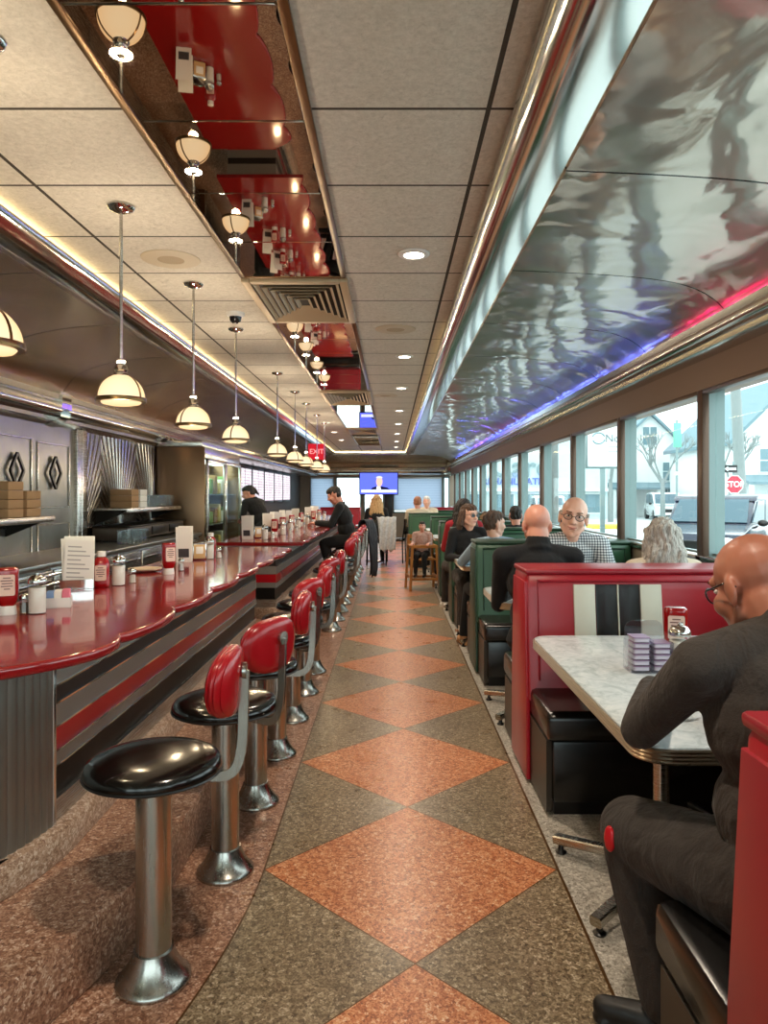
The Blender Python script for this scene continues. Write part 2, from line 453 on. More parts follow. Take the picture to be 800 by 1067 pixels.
# ------------------------------------------------------------------ camera, world, render look
YN, YF = -3.0, 23.5
cam = bpy.data.cameras.new('camera'); cam_o = link('camera', cam)
cam_o.location = (0, 0, 1.4); cam_o.rotation_euler = (PI / 2, 0, 0)
cam.sensor_width = 36; cam.lens = 760 / 1067 * 36
cam.shift_x = -8 / 1067; cam.shift_y = -18.5 / 1067; cam.clip_start = .02; cam.clip_end = 300
SC.camera = cam_o
SC.view_settings.view_transform = 'Standard'; SC.view_settings.look = 'None'
SC.view_settings.exposure = EXPOSURE; SC.view_settings.gamma = 1
SC.view_settings.use_curve_mapping = False
w = bpy.data.worlds.new('sky'); SC.world = w; w.use_nodes = True
bg = w.node_tree.nodes['Background']; bg.inputs[0].default_value = (*SKYC, 1); bg.inputs[1].default_value = SKYS
cy = SC.cycles
cy.use_denoising = True
try: cy.denoiser = 'OPENIMAGEDENOISE'; cy.denoising_input_passes = 'RGB_ALBEDO_NORMAL'; cy.denoising_prefilter = 'ACCURATE'
except Exception: pass
cy.max_bounces = 8; cy.diffuse_bounces = 4; cy.glossy_bounces = 5; cy.transmission_bounces = 6; cy.transparent_max_bounces = 12
cy.sample_clamp_indirect = 6; cy.caustics_reflective = False; cy.caustics_refractive = False

# ------------------------------------------------------------------ shell
def slab(name, m, *b):
    mb = MB().box(*b); return struct(name, mb, m)
slab('floor', M_FLOOR, -3.2, 2.05, YN, YF, -.12, 0)
slab('ceiling', M_CEIL, -1.80, .48, YN, 22, 2.7, 2.76)
slab('trim_1', M_WALLD, -3.3, 2.3, YN - .2, YF + .3, 2.82, 2.92)           # unseen slab added over the room to keep sky light out
def thick(profile, t=.012, cx=None):
    return profile + offset_open(profile, t)[::-1]
def offset_open(pl, t):
    out = []
    for i in range(len(pl)):
        a = Vector(pl[max(i - 1, 0)]); b = Vector(pl[min(i + 1, len(pl) - 1)]); d = (b - a).normalized()
        out.append((pl[i][0] - d.y * t, pl[i][1] + d.x * t))
    return out
def smooth_pl(pl, k=4):
    out = []; n = len(pl)
    for i in range(n - 1):
        p = [Vector(pl[max(0, min(n - 1, j))]) for j in (i - 1, i, i + 1, i + 2)]
        for s in range(k):
            t = s / k
            q = .5 * (2 * p[1] + (p[2] - p[0]) * t + (2 * p[0] - 5 * p[1] + 4 * p[2] - p[3]) * t * t + (3 * p[1] - p[0] - 3 * p[2] + p[3]) * t ** 3)
            out.append((q.x, q.y))
    out.append(pl[-1]); return out
YS = 22.0
prR = smooth_pl([(.655, 2.615), (1.0, 2.60), (1.3, 2.58), (1.5, 2.555), (1.62, 2.525), (1.72, 2.478), (1.79, 2.42), (1.85, 2.34)])
struct('ceiling_curve_window_side', MB().prism(thick(prR, .012), 'y', YN, YS + .6), M_CURVR)
prL = smooth_pl([(-2.92, 2.22), (-2.84, 2.36), (-2.72, 2.465), (-2.5, 2.545), (-2.2, 2.59), (-1.9, 2.605)])
struct('ceiling_curve_kitchen_side', MB().prism(thick(prL, .012), 'y', YN, YS + .6), M_CURVL)
# convex chrome strips along both edges of the flat ceiling
st = smooth_pl([(.402, 2.672), (.412, 2.648), (.44, 2.618), (.485, 2.598), (.56, 2.604), (.66, 2.625)])
struct('trim_2', MB().prism(thick(st, .01), 'y', YN, YS), M_CHROMEW)
sl = smooth_pl([(-1.93, 2.60), (-1.86, 2.585), (-1.79, 2.595), (-1.74, 2.625), (-1.715, 2.648), (-1.708, 2.668)])
struct('trim_3', MB().prism(thick(sl, .01), 'y', YN, YS), M_CHROMEW)
# end of the car: curved panel and head moulding
pe = smooth_pl([(22.0, 2.62), (22.5, 2.59), (22.9, 2.52), (23.2, 2.40), (23.35, 2.2)])
struct('ceiling_curve_end', MB().prism(thick(pe), 'x', -2.95, 1.9), M_CURVL)
struct('trim_4', MB().box(-2.95, 1.9, 21.96, 22.03, 2.6, 2.7, b=.01), M_CHROMEW)
md = [(23.5, 2.24), (23.3, 2.24), (23.27, 2.2), (23.27, 2.15), (23.22, 2.11), (23.24, 2.06), (23.3, 2.03), (23.34, 1.97), (23.5, 1.97)]
struct('trim_5', MB().prism(md, 'x', -2.95, 1.9), M_CHROMEW)
# mouldings under the curved panels
def arc(cx, cz, r, a0, a1, n=8): return [(cx + r * cos(R(a0 + (a1 - a0) * i / n)), cz + r * sin(R(a0 + (a1 - a0) * i / n))) for i in range(n + 1)]
mr = [(1.9, 2.365), (1.752, 2.365), (1.745, 2.372), (1.738, 2.372), (1.735, 2.367), (1.75, 2.33)] + arc(1.765, 2.305, .036, 150, 290, 8) + [(1.80, 2.268), (1.805, 2.24), (1.85, 2.215), (1.9, 2.21)]
struct('trim_6', MB().prism(mr, 'y', YN, YF), M_CHROMEW)
ml = [(-2.95, 2.26), (-2.83, 2.26), (-2.80, 2.245), (-2.80, 2.20), (-2.825, 2.175)] + arc(-2.835, 2.125, .05, 80, -90, 8) + [(-2.87, 2.06), (-2.87, 2.03), (-2.91, 2.0), (-2.95, 1.985)]
ml = ml[::-1]
struct('trim_7', MB().prism(ml, 'y', YN, 6.2), M_CHROMEW)
struct('trim_8', MB().prism(ml, 'y', 6.32, YF), M_CHROMEW)
mc = [(-2.95, 2.275), (-2.81, 2.275), (-2.785, 2.25), (-2.785, 2.13), (-2.80, 2.06), (-2.86, 2.02), (-2.95, 1.97)][::-1]
struct('trim_9', MB().prism(mc, 'y', 6.17, 6.35), M_CHROME)
# walls
mb = MB().box(1.9, 2.08, YN, YF, -.5, 1.0); mb.cur = 1
mb.box(1.885, 2.1, YN, YF, 2.035, 2.215).box(1.9, 2.1, YN, YF, 2.2, 2.85)
struct('wall_right', mb, [M_WALL, M_WALLT])
slab('wall_left', M_WALLD, -3.1, -2.95, YN, YF, -.1, 2.85)
mb = MB().box(-3.1, 2.1, YN - .1, YN, -.1, .5).box(-3.1, 2.1, YN - .1, YN, 2.45, 2.85)
for x in (-3.0, -1.4, .2, 1.9): mb.box(x - .1, x + .1, YN - .1, YN, .5, 2.45)
struct('wall_near', mb, M_WALL)  # unseen near wall, its openings added to let daylight in
mb = MB()
EW = [(-2.62, -1.86), (-1.80, -.98), (-.90, -.25), (.05, 1.62), (1.66, 1.86)]
mb.box(-3.1, 2.1, 23.5, 23.62, -.5, .8).box(-3.1, 2.1, 23.5, 23.62, 1.96, 2.85)
xs = [-3.1] + [v for e in EW for v in e] + [2.1]
for i in range(0, len(xs), 2): mb.box(xs[i], xs[i + 1], 23.5, 23.62, .8, 1.96)
struct('wall_end', mb, M_WALL)
struct('trim_10', MB().box(-.24, .02, 23.36, 23.5, 0, 1.98, b=.01), M_BLACKP)

# ------------------------------------------------------------------ windows along the right side
wn = 0
PIT = 1.6
def window(y0, y1, n):
    r = link('window_%d' % n, None, None, (0, 0, 0)); r['kind'] = 'structure'
    m = MB(); m.cur = 0
    m.box(1.885, 1.93, y0 - .08, y0, 1.0, 2.04, b=.006)                 # bronze mullion face
    m.box(1.885, 1.95, y0, y1 - .08, 1.985 + .025, 2.04, b=.004)
    m.cur = 1
    m.box(1.93, 2.025, y0 - .075, y0 - .005, .98, 2.04)                  # steel fin outside
    m.box(1.9, 1.965, y0, y0 + .018, 1.03, 2.03)
    m.box(1.95, 1.985, y0, y1 - .08, 1.0, 1.04)
    m.build('window_frame', [M_FRAME, M_FRAMEX], r)
    MB().box(1.875, 1.98, y0 - .08, y1, .985, 1.028, b=.008).build('window_sill', M_STEEL, r)
    MB().box(1.966, 1.972, y0, y1 - .075, 1.03, 2.02).build('pane', M_PANE, r)
for k in range(-5, 12):
    wn += 1; y0 = 4.51 + PIT * k; window(y0, min(y0 + PIT, 23.5), wn)
for i in range(3):  # unseen glazing added behind the camera so daylight reaches the ceiling
    wn += 1; r = link('window_%d' % wn, None); r['kind'] = 'structure'
    MB().box(-2.9 + 1.6 * i, -1.5 + 1.6 * i, YN - .05, YN - .044, .5, 2.45).build('pane', M_PANE, r)
for i, (a, b) in enumerate(EW):
    wn += 1; r = link('window_%d' % wn, None); r['kind'] = 'structure'
    m = MB()
    for bx in ((a, a + .04, .8, 1.96), (b - .04, b, .8, 1.96), (a, b, .8, .84), (a, b, 1.92, 1.96)):
        m.box(bx[0], bx[1], 23.47, 23.56, bx[2], bx[3])
    m.build('window_frame', M_FRAMEX, r)
    MB().box(a + .04, b - .04, 23.53, 23.536, .84, 1.92).build('pane', M_PANE, r)
t = NT('blue_blind'); o = t.obj(); X, Y, Z = t.xyz(o)
ln = t.math('LESS_THAN', t.math('MODULO', t.math('ADD', Z, 5), .05), .006)
c = t.mix(ln, srgb(206, 212, 224), srgb(150, 160, 184))
d = t.n('ShaderNodeBsdfDiffuse'); tr = t.n('ShaderNodeBsdfTranslucent'); mx = t.n('ShaderNodeMixShader'); mx.inputs[0].default_value = .8
t.l(c, d.inputs[0]); t.l(c, tr.inputs[0]); t.l(d.outputs[0], mx.inputs[1]); t.l(tr.outputs[0], mx.inputs[2]); t.l(mx.outputs[0], t.out.inputs[0])
M_BLIND = t.m
for a, b, lb in ((-2.6, -1.88, 'blue window blind left of the bright end windows'), (.07, 1.6, 'wide blue window blind right of the television')):
    r = thing('window_blind', lb, 'blind', (0, 23.44, 0))
    MB().box(a, b, -.006, 0, .9, 1.9).build('blind_sheet', M_BLIND, r)
    MB().box(a, b, -.03, .03, 1.9, 1.95, b=.008).build('head_rail', M_WHITEP, r)
    MB().box(a, b, -.012, .006, .88, .9).build('bottom_rail', M_WHITEP, r)

# ------------------------------------------------------------------ ceiling fixtures
MIR = [(-.5, 4.33, 'nearest bronze ceiling mirror panel, reflecting the red counter'),
       (5.46, 9.06, 'middle bronze ceiling mirror panel between two air vents'),
       (10.5, 14.2, 'farthest bronze ceiling mirror panel, bluish with window light'), (15.6, 19.2, 'small last ceiling mirror panel near the far end of the room')]
for y0, y1, lb in MIR:
    r = thing('ceiling_mirror', lb, 'mirror', (-.585, (y0 + y1) / 2, 2.7), group='ceiling mirror panels')
    h = (y1 - y0) / 2
    n = max(1, round((y1 - y0) / .6)); m = MB()
    for k in range(n):
        a = -h + 2 * h * k / n; b = -h + 2 * h * (k + 1) / n
        m.box(-.285, .285, a + .004, b - .004, -.012, -.002, b=.003, seg=1)
    m.build('mirror_glass', M_MIRROR, r)
    m = MB()
    for x in (-.30, .30): m.box(x - .016, x + .016, -h, h, -.016, 0, b=.004)
    for y in (-h, h): m.box(-.31, .31, y - .012, y + .012, -.016, 0, b=.004)
    m.build('frame', M_BRONZE, r)
def vent(y0, y1, lb):
    r = thing('ceiling_vent', lb, 'vent', (-.585, (y0 + y1) / 2, 2.7), group='louvred ceiling vents')
    w, h = .32, (y1 - y0) / 2 - .01
    m = MB()
    for bx in ((-w, -w + .05, -h, h), (w - .05, w, -h, h), (-w + .05, w - .05, -h, -h + .05), (-w + .05, w - .05, h - .05, h)):
        m.box(bx[0], bx[1], bx[2], bx[3], -.03, -.001, b=.006)
    m.build('frame', M_VENT, r)
    MB().box(-w + .05, w - .05, -h + .05, h - .05, -.006, -.002).build('backing', M_VENTD, r)
    for k in range(6):
        iw = w - .06 - k * .042; ih = h - .06 - k * (h - .1) / 6.3
        if iw < .02 or ih < .02: break
        t_ = .022; m = MB()
        for (p, q) in (((-iw, -ih), (iw, -ih)), ((iw, -ih), (iw, ih)), ((iw, ih), (-iw, ih)), ((-iw, ih), (-iw, -ih))):
            a = Vector((*p, -.028)); b = Vector((*q, -.028)); dd = (b - a).normalized(); nn = Vector((-dd.y, dd.x, 0))
            m.add([a, b, b + nn * t_ - dd * t_ + Vector((0, 0, .02)), a + nn * t_ + dd * t_ + Vector((0, 0, .02)),
                   a + Vector((0, 0, .004)), b + Vector((0, 0, .004)), b + nn * t_ - dd * t_ + Vector((0, 0, .024)), a + nn * t_ + dd * t_ + Vector((0, 0, .024))],
                  [(0, 1, 2, 3), (4, 7, 6, 5), (0, 4, 5, 1), (3, 2, 6, 7), (1, 5, 6, 2), (0, 3, 7, 4)])
        m.build('louvre', M_VENT, r)
vent(4.36, 5.43, 'big square louvred air vent between the first two ceiling mirrors')
vent(9.1, 10.45, 'second louvred air vent beyond the middle ceiling mirror')
vent(14.25, 15.55, 'farthest louvred air vent in the mirror strip')

M_BULB = emit('downlight_lamp', (1, .86, .66), 14)
dl = None; orders = ['nearest', 'second', 'third', 'fourth', 'fifth', 'sixth', 'seventh', 'eighth', 'ninth', 'tenth']
def downlight(x, y, lb):
    global dl
    if dl is None:
        dl = thing('downlight', lb, 'ceiling light', (x, y, 2.7), group='recessed ceiling lights')
        MB().lathe([(.052, -.002), (.056, -.012), (.074, -.012), (.084, -.008), (.088, -.001)], n=28).build('trim_ring', M_WHITEP, dl)
        MB().lathe([(.0001, -.006), (.053, -.006), (.053, -.002), (.0001, -.002)], n=24).build('lamp', M_BULB, dl)
        r = dl
    else: r = dup(dl, (x, y, 2.7), 0, lb)
    return r
def alight(name, loc, size, power, col, rot=(0, 0, 0), spread=150):
    l = bpy.data.lights.new(name, 'AREA'); l.shape = 'DISK' if not isinstance(size, tuple) else 'RECTANGLE'
    if isinstance(size, tuple): l.size, l.size_y = size
    else: l.size = size
    l.energy = power; l.color = col; l.spread = R(spread)
    o = link(name, l, None, loc); o.rotation_euler = rot; return o
for i, y in enumerate((1.4, 3.94, 6.86, 8.9, 11.3, 13.4, 15.6, 17.8, 20.0)):
    nm = 'recessed round ceiling light behind the camera end' if i == 0 else '%s recessed round ceiling light in the row right of the mirrors' % orders[i - 1]
    downlight(.12, y, nm)
    alight('downlight_beam', (.12, y, 2.68), .11, DL_POWER, (1, .84, .66))
for i, y in enumerate((13.2, 15.2, 17.4)):
    downlight(-1.2, y, '%s of the small ceiling lights left of the far mirrors' % orders[i])
    alight('downlight_beam', (-1.2, y, 2.68), .11, DL_POWER, (1, .84, .66))
sp = thing('ceiling_speaker', 'round flush speaker grille in ceiling between the first two pendant lamps', 'speaker', (-1.22, 4.03, 2.7), group='flush ceiling speakers')
MB().lathe([(.0001, -.006), (.07, -.006), (.072, -.003)], n=32).build('grille', mat('speaker_grille', srgb(176, 156, 128), .8, 0, .5, 400), sp)
MB().lathe([(.072, -.002), (.072, -.007), (.15, -.007), (.158, -.004), (.16, -.0005)], n=36).build('rim', mat('speaker_rim', srgb(196, 180, 154), .6), sp)
dup(sp, (.03, 5.74, 2.7), 0, 'round flush speaker grille in ceiling right of the big vent')
dup(sp, (-.08, 9.6, 2.7), 0, 'round flush speaker grille far along, right of the second vent')
cd = thing('ceiling_dome_camera', 'small black dome security camera on ceiling beside third pendant', 'camera', (-1.12, 5.23, 2.7))
MB().lathe([(.0001, -.03), (.05, -.03), (.062, -.02), (.066, 0)], n=24).build('housing', M_WHITEP, cd)
MB().lathe([(.0001, -.078), (.022, -.073), (.038, -.058), (.045, -.03), (.03, -.029)], n=24).build('dome', mat('smoked_dome', (.01, .01, .01), .05), cd)
# pendant lamps
t = NT('opal_glass_lit'); o = t.obj(); X, Y, Z = t.xyz(o)
e = t.n('ShaderNodeEmission'); lw = t.n('ShaderNodeLayerWeight'); lw.inputs[0].default_value = .4
c = t.mix(lw.outputs['Facing'], (1.0, .80, .52), (1.0, .60, .27)); t.l(c, e.inputs[0]); e.inputs[1].default_value = PEND_E
t.l(e.outputs[0], t.out.inputs[0]); M_SHADE = t.m
M_SHADEIN = emit('lamp_bulb', (1, .84, .6), PEND_E * 2.2)
pend = thing('pendant_lamp', 'x', 'pendant lamp', (-1.165, 2.08, 2.7), group='pendant lamps over the counter')
MB().lathe([(.0001, -.002), (.058, -.002), (.060, -.008), (.052, -.02), (.03, -.028), (.012, -.034), (.0001, -.036)][::-1], n=28).build('canopy', M_CHROME, pend)
MB().lathe([(.0001, -.70), (.0075, -.70), (.0075, -.03), (.0001, -.03)], n=12).build('rod', M_STEEL, pend)
MB().lathe([(.0001, -.69), (.012, -.69), (.02, -.70), (.016, -.715), (.026, -.725), (.03, -.74), (.024, -.75), (.036, -.76), (.038, -.768)], n=24).build('cap', M_CHROMEW, pend)
dome = [(.034, -.762)] + [(.104 * sin(R(a)), -.872 + .112 * cos(R(a))) for a in range(22, 91, 8)] + [(.106, -.874)]
MB().lathe(dome + [(.096, -.876), (.08, -.893), (.045, -.9), (.0001, -.902)], n=32).build('lamp_shade', M_SHADE, pend)
MB().lathe([(.1075, -.866), (.1095, -.866), (.111, -.876), (.109, -.884), (.1075, -.884)] , n=36).build('band', M_BRONZE, pend)
for k in range(3):
    m = MB(); a = R(100 + 120 * k)
    m.bar([((.034 + .0) * cos(a), .034 * sin(a), -.758)] + [((.107 * sin(R(q))) * cos(a), (.107 * sin(R(q))) * sin(a), -.872 + .116 * cos(R(q))) for q in range(24, 91, 11)], .009, .003, (cos(a), sin(a), .3))
    m.build('strap', M_BRONZE, pend)
ys = [3.29, 4.49, 5.71, 7.78, 9.2, 10.4, 11.9, 13.2]
pend['label'] = 'partly cropped opal glass pendant lamp nearest the camera, over the counter'
for i, y in enumerate(ys):
    dup(pend, (-1.22, y, 2.7), R(20 * i), 'opal glass dome pendant lamp, %s whole one along the counter' % ['first', 'second', 'third', 'fourth', 'fifth', 'sixth', 'seventh', 'last'][i])
for y in [2.08] + ys:
    l = bpy.data.lights.new('pendant_glow', 'POINT'); l.energy = PEND_P; l.color = (1, .76, .46); l.shadow_soft_size = .05
    link('pendant_glow', l, None, (-1.22, y, 1.775)); l.shadow_soft_size = .03
    alight('pendant_upper_glow', (-1.22, y, 1.992), .10, PEND_U, (1, .85, .64), (PI, 0, 0), 180)
# cove tubes: warm ones behind the chrome strips, neon on top of the window-side moulding
def tubelight(name, lb, m, x, z, y0, y1, r=.008, gr='hidden cove light tubes'):
    o = MB().tube([(x, y0, z), (x, y1, z)], r, 8).build(name, m); tag(o, lb, 'light tube', gr); return o
M_COVE = emit('cove_tube_warm', (1, .74, .34), COVE_E)
tubelight('cove_light', 'warm cove light tube behind the kitchen side chrome strip', M_COVE, -1.745, 2.678, YN + .2, 21.9, .008)
tubelight('cove_light', 'warm cove light tube behind the window side chrome strip', emit('cove_tube_soft', (1, .74, .34), COVE_E * .35), .437, 2.682, 5.5, 21.9, .006)
o = MB().tube([(-1.7, 21.93, 2.67), (.4, 21.93, 2.67)], .01, 8).build('cove_light', M_COVE); tag(o, 'warm cove light tube across the far end of the ceiling', 'light tube', 'hidden cove light tubes')
M_NB = emit('neon_blue', (.10, .16, 1.0), NEON_E); M_NP = emit('neon_pink', (1.0, .03, .22), NEON_E * .45); M_NV = emit('neon_violet', (.25, .12, 1.0), NEON_E * .8)
segs = [(1.2, 2.5, M_NV, 'violet'), (2.62, 4.75, M_NP, 'pink'), (5.1, 6.3, M_NB, 'blue'), (6.5, 8.0, M_NB, 'blue'), (8.15, 10, M_NB, 'blue'), (10.15, 12, M_NB, 'blue'), (12.15, 14, M_NB, 'blue'), (14.15, 17, M_NV, 'violet'), (17.15, 21, M_NB, 'blue')]
for i, (a, b, m, cn) in enumerate(segs):
    tubelight('neon_tube', '%s neon tube on the window moulding, %s along from the near end' % (cn, orders[i].replace('nearest', 'first')), m, 1.785, 2.378, a, b, .007, 'neon tubes on the moulding')
# ------------------------------------------------------------------ step, counters
def frange(a, b, n): return [a + (b - a) * i / n for i in range(n + 1)]
def stepx(y): d = max(0, 2.6 - y); return -.775 - .27 * d * d
def basex(y): d = max(0, 2.5 - y); return -1.125 - .62 * d * d
ysn = frange(.9, 2.6, 17)
def band_poly(fx, ys, back): return [(fx(y), y) for y in ys] + [(back, ys[-1]), (back, ys[0])]
m = MB().prism(band_poly(stepx, ysn + [16.3], -2.9), 'z', 0, .19, inset=.012)
struct('trim_11', m, M_TER)                                   # terrazzo step under the stools' feet
m = MB()
m.prism(band_poly(lambda y: basex(y) + .045, ysn + [6.05], -1.5), 'z', .185, .30, inset=.02)
m.prism([(-1.08, 7.06), (-1.08, 16), (-1.6, 16), (-1.6, 7.06)], 'z', .185, .30, inset=.02)
struct('baseboard_left', m, M_TERL)
BANDS = [('top_panel', .76, .905, M_STEELH, 0), ('dark_band', .700, .757, M_BLACKT, -.004), ('upper_steel_band', .622, .697, M_STEELH, 0), ('red_band', .540, .619, M_RED, -.003),
         ('lower_steel_band', .49, .537, M_STEELH, 0), ('kick_recess', .375, .49, M_DKMETAL, -.012), ('base_panel', .298, .375, M_STEEL, 0)]
def counter(label, ys, fx, back, endface):
    r = thing('diner_counter', label, 'counter', (0, 0, 0), group='striped diner counters')
    for nm, z0, z1, mt, off in BANDS:
        MB().prism([(fx(y) + off, y) for y in ys] + [(back - off, ys[-1] + off), (back - off, ys[0] - off)][:2] + [], 'z', z0, z1).build(nm, mt, r)
    for z in (.7585, .6985, .6205, .5385, .489, .376):
        MB().sweep([(fx(y) + .001, y, z) for y in ys], [(-.004, -.003), (.004, -.003), (.004, .003), (-.004, .003)]).build('chrome_strip', M_CHROME, r)
    return r
ysm = [2.43] + frange(2.5, 6.05, 1)
c1 = counter('near diner counter with black and red stripes along its steel front', ysm, basex, -1.5, False)
# fluted end of the near counter
m = MB()
pts = []; yy = 2.428
while yy > 1.0: pts.append((basex(yy), yy)); yy -= .004
out = []
for i, (x, y) in enumerate(pts):
    out.append((x + .008 * abs(sin(PI * i * .004 / .034)) ** .5, y))
m.prism(out + [(-1.5, 1.0), (-1.5, 2.428)][0:2], 'z', .298, .905)
m.build('fluted_end_panel', mat('fluted_steel', srgb(140, 136, 128), .34, .75), c1)
MB().lathe([(.009, .298), (.009, .905)], n=12, c=(basex(2.43) + .002, 2.43, 0)).build('corner_strip', M_CHROME, c1)
c2 = counter('far diner counter with black and red stripes beyond the gap', [7.1, 16], lambda y: -1.125, -1.6, True)
def lobe(y, y0): return -.905 + .062 * abs(sin(PI * (y - y0) / .607)) ** .55
def top(name, label, ys, fx, back, z0=.905, z1=.938):
    vs = []; fs = []
    for y in ys:
        f = fx(y)
        vs += [(back, y, z0), (f - .009, y, z0), (f - .003, y, z0 + .003), (f, y, z0 + .009), (f, y, z1 - .009), (f - .003, y, z1 - .003), (f - .009, y, z1), (f - .016, y, z1), (f - .16, y, z1), (back, y, z1)]
    for k in range(len(ys) - 1):
        for i in range(10):
            j = (i + 1) % 10; fs.append((k * 10 + i, k * 10 + j, (k + 1) * 10 + j, (k + 1) * 10 + i))
    fs.append(tuple(range(10))[::-1]); fs.append(tuple((len(ys) - 1) * 10 + i for i in range(10)))
    o = MB().add(vs, fs).build(name, M_COUNTER)
    return tag(o, label, 'countertop', 'glossy red countertops')
def fx1(y):
    d = max(0, 2.35 - y); e = max(0, y - 6.2)
    return lobe(y, 2.405) - 1.05 * d * d - 4 * e * e
top('countertop', 'glossy red countertop with scalloped edge on the near counter', frange(1.25, 6.42, 200), fx1, -1.60)
top('countertop', 'glossy red countertop with scalloped edge on the far counter', frange(7.0, 16.1, 330), lambda y: lobe(y, 7.19), -1.68)

# ------------------------------------------------------------------ stools
st0 = thing('counter_stool', 'x', 'stool', (-.65, 2.1, 0), group='red-backed chrome counter stools')
def make_stool(root):
    prof = [(.104, .0), (.106, .006), (.104, .014), (.094, .022), (.072, .055), (.060, .082), (.056, .094), (.0001, .094)]
    MB().lathe(prof, n=36).build('base_flange', M_POST, root)
    MB().lathe([(.0001, .09), (.0505, .09), (.0505, .595), (.0001, .595)], n=32).build('pedestal', M_POST, root)
    MB().lathe([(.0001, .575), (.06, .575), (.075, .585), (.15, .592), (.165, .598), (.0001, .6)], n=32).build('seat_plate', M_BLACKP, root)
    MB().lathe([(.0001, .596), (.17, .596), (.186, .600), (.1925, .611), (.192, .624), (.184, .638), (.165, .648), (.12, .656), (.06, .6595), (.0001, .66)], n=48).build('seat', M_BLACKV, root)
    MB().lathe([(.183, .5985), (.1945, .604), (.196, .607), (.1945, .610), (.186, .612)], n=48).build('seat_welt', M_BLACKP, root)
def make_back(root, ang):
    Rz = Matrix.Rotation(ang, 4, 'Z')
    # bracket: flat steel bar out from under the seat and up behind the pad
    pts = [(.12, 0, .587), (.19, 0, .585), (.225, 0, .597), (.243, 0, .63), (.253, 0, .69), (.256, 0, .78), (.258, 0, .86), (.258, 0, .89)]
    m = MB()
    m.bar([Rz @ Vector(p) for p in smooth3(pts, 4)], .03, .011, Rz @ Vector((-1, 0, .2)))
    m.lathe([(.0001, -.007), (.02, -.007), (.024, -.003), (.024, .007), (.0001, .009)], Rz @ Matrix.Translation((.258, 0, .89)) @ Matrix.Rotation(PI / 2, 4, 'Y'), 20)
    m.build('back_bracket', M_POST, root)
    # pad: half-moon vinyl cushion, edge ribbed
    oval = []
    for i in range(48):
        a = 2 * PI * i / 48; c_, s_ = cos(a), sin(a)
        oval.append((.140 * abs(c_) ** .8 * (1 if c_ >= 0 else -1), .098 * abs(s_) ** .82 * (1 if s_ >= 0 else -1)))
    T = Rz @ Matrix.Translation((.218, 0, .862)) @ Matrix.Rotation(R(4), 4, 'Y')
    def ring(k, d): return [(k * p[0], k * p[1], d) for p in oval]
    layers = [(.3, -.037), (.72, -.035), (.88, -.030), (.955, -.021), (.93, -.017), (.985, -.011), (1.0, -.004), (.965, 0), (1.0, .004), (.985, .011), (.93, .016), (.95, .02), (.88, .027), (.7, .031), (.3, .032)]
    vs = []; fs = []
    for k, d in layers:
        for p in oval:                # pad curves round the sitter
            yv = k * p[0]; z = k * p[1]; vs.append(T @ Vector((d - 1.3 * yv * yv, yv, z)))
    n = 48
    for L in range(len(layers) - 1):
        for i in range(n):
            j = (i + 1) % n; fs.append((L * n + i, L * n + j, (L + 1) * n + j, (L + 1) * n + i))
    fs.append(list(range(n))[::-1]); fs.append([(len(layers) - 1) * n + i for i in range(n)])
    MB().add(vs, fs).build('backrest', M_REDPAD, root, ang=60)
def smooth3(pts, k=4):
    n = len(pts); out = []
    for i in range(n - 1):
        p = [Vector(pts[max(0, min(n - 1, j))]) for j in (i - 1, i, i + 1, i + 2)]
        for s in range(k):
            t = s / k
            out.append(.5 * (2 * p[1] + (p[2] - p[0]) * t + (2 * p[0] - 5 * p[1] + 4 * p[2] - p[3]) * t * t + (3 * p[1] - p[0] - 3 * p[2] + p[3]) * t ** 3))
    out.append(Vector(pts[-1])); return out
make_stool(st0); make_back(st0, 0)
SY = [2.1 + .607 * k for k in range(7)] + [7.49 + .605 * k for k in range(11)]
SA = [3, -27, 2, -24, -4, -20, 10, -12, 5, -18, 0, -10, 4, -14, 6, -8, 0, 5]
ordn = ['first', 'second', 'third', 'fourth', 'fifth', 'sixth', 'seventh', 'eighth', 'ninth', 'tenth', 'eleventh']
for i, (y, a) in enumerate(zip(SY, SA)):
    lb = ('%s stool from the camera at the near counter, black seat and red back' % ordn[i]) if i < 7 else ('%s stool at the far counter, counted from the gap, black seat and red back' % ordn[i - 7])
    if i == 13: lb = 'stool at the far counter with a dark jacket hung over its back'
    x = -.685 if i == 0 else -.617
    if i == 0: st0['label'] = lb; st0.location = (x, y, 0); st0.rotation_euler.z = R(a)
    else: dup(st0, (x, y, 0), R(a), lb)

# ------------------------------------------------------------------ kitchen side
def wallpanel(n, m_, *b):
    return struct('trim_%d' % n, MB().box(*b), m_)
wallpanel(12, M_QUILT, -2.95, -2.93, 1.0, 6.72, .4, 2.0)
wallpanel(13, M_SUN, -2.95, -2.93, 6.95, 9.02, 1.0, 2.0)
m = MB().box(-2.95, -2.89, 6.72, 6.94, .2, 2.0, b=.008).box(-2.90, -2.885, 6.80, 6.86, .2, 2.0, b=.004)
struct('trim_14', m, M_STEEL)
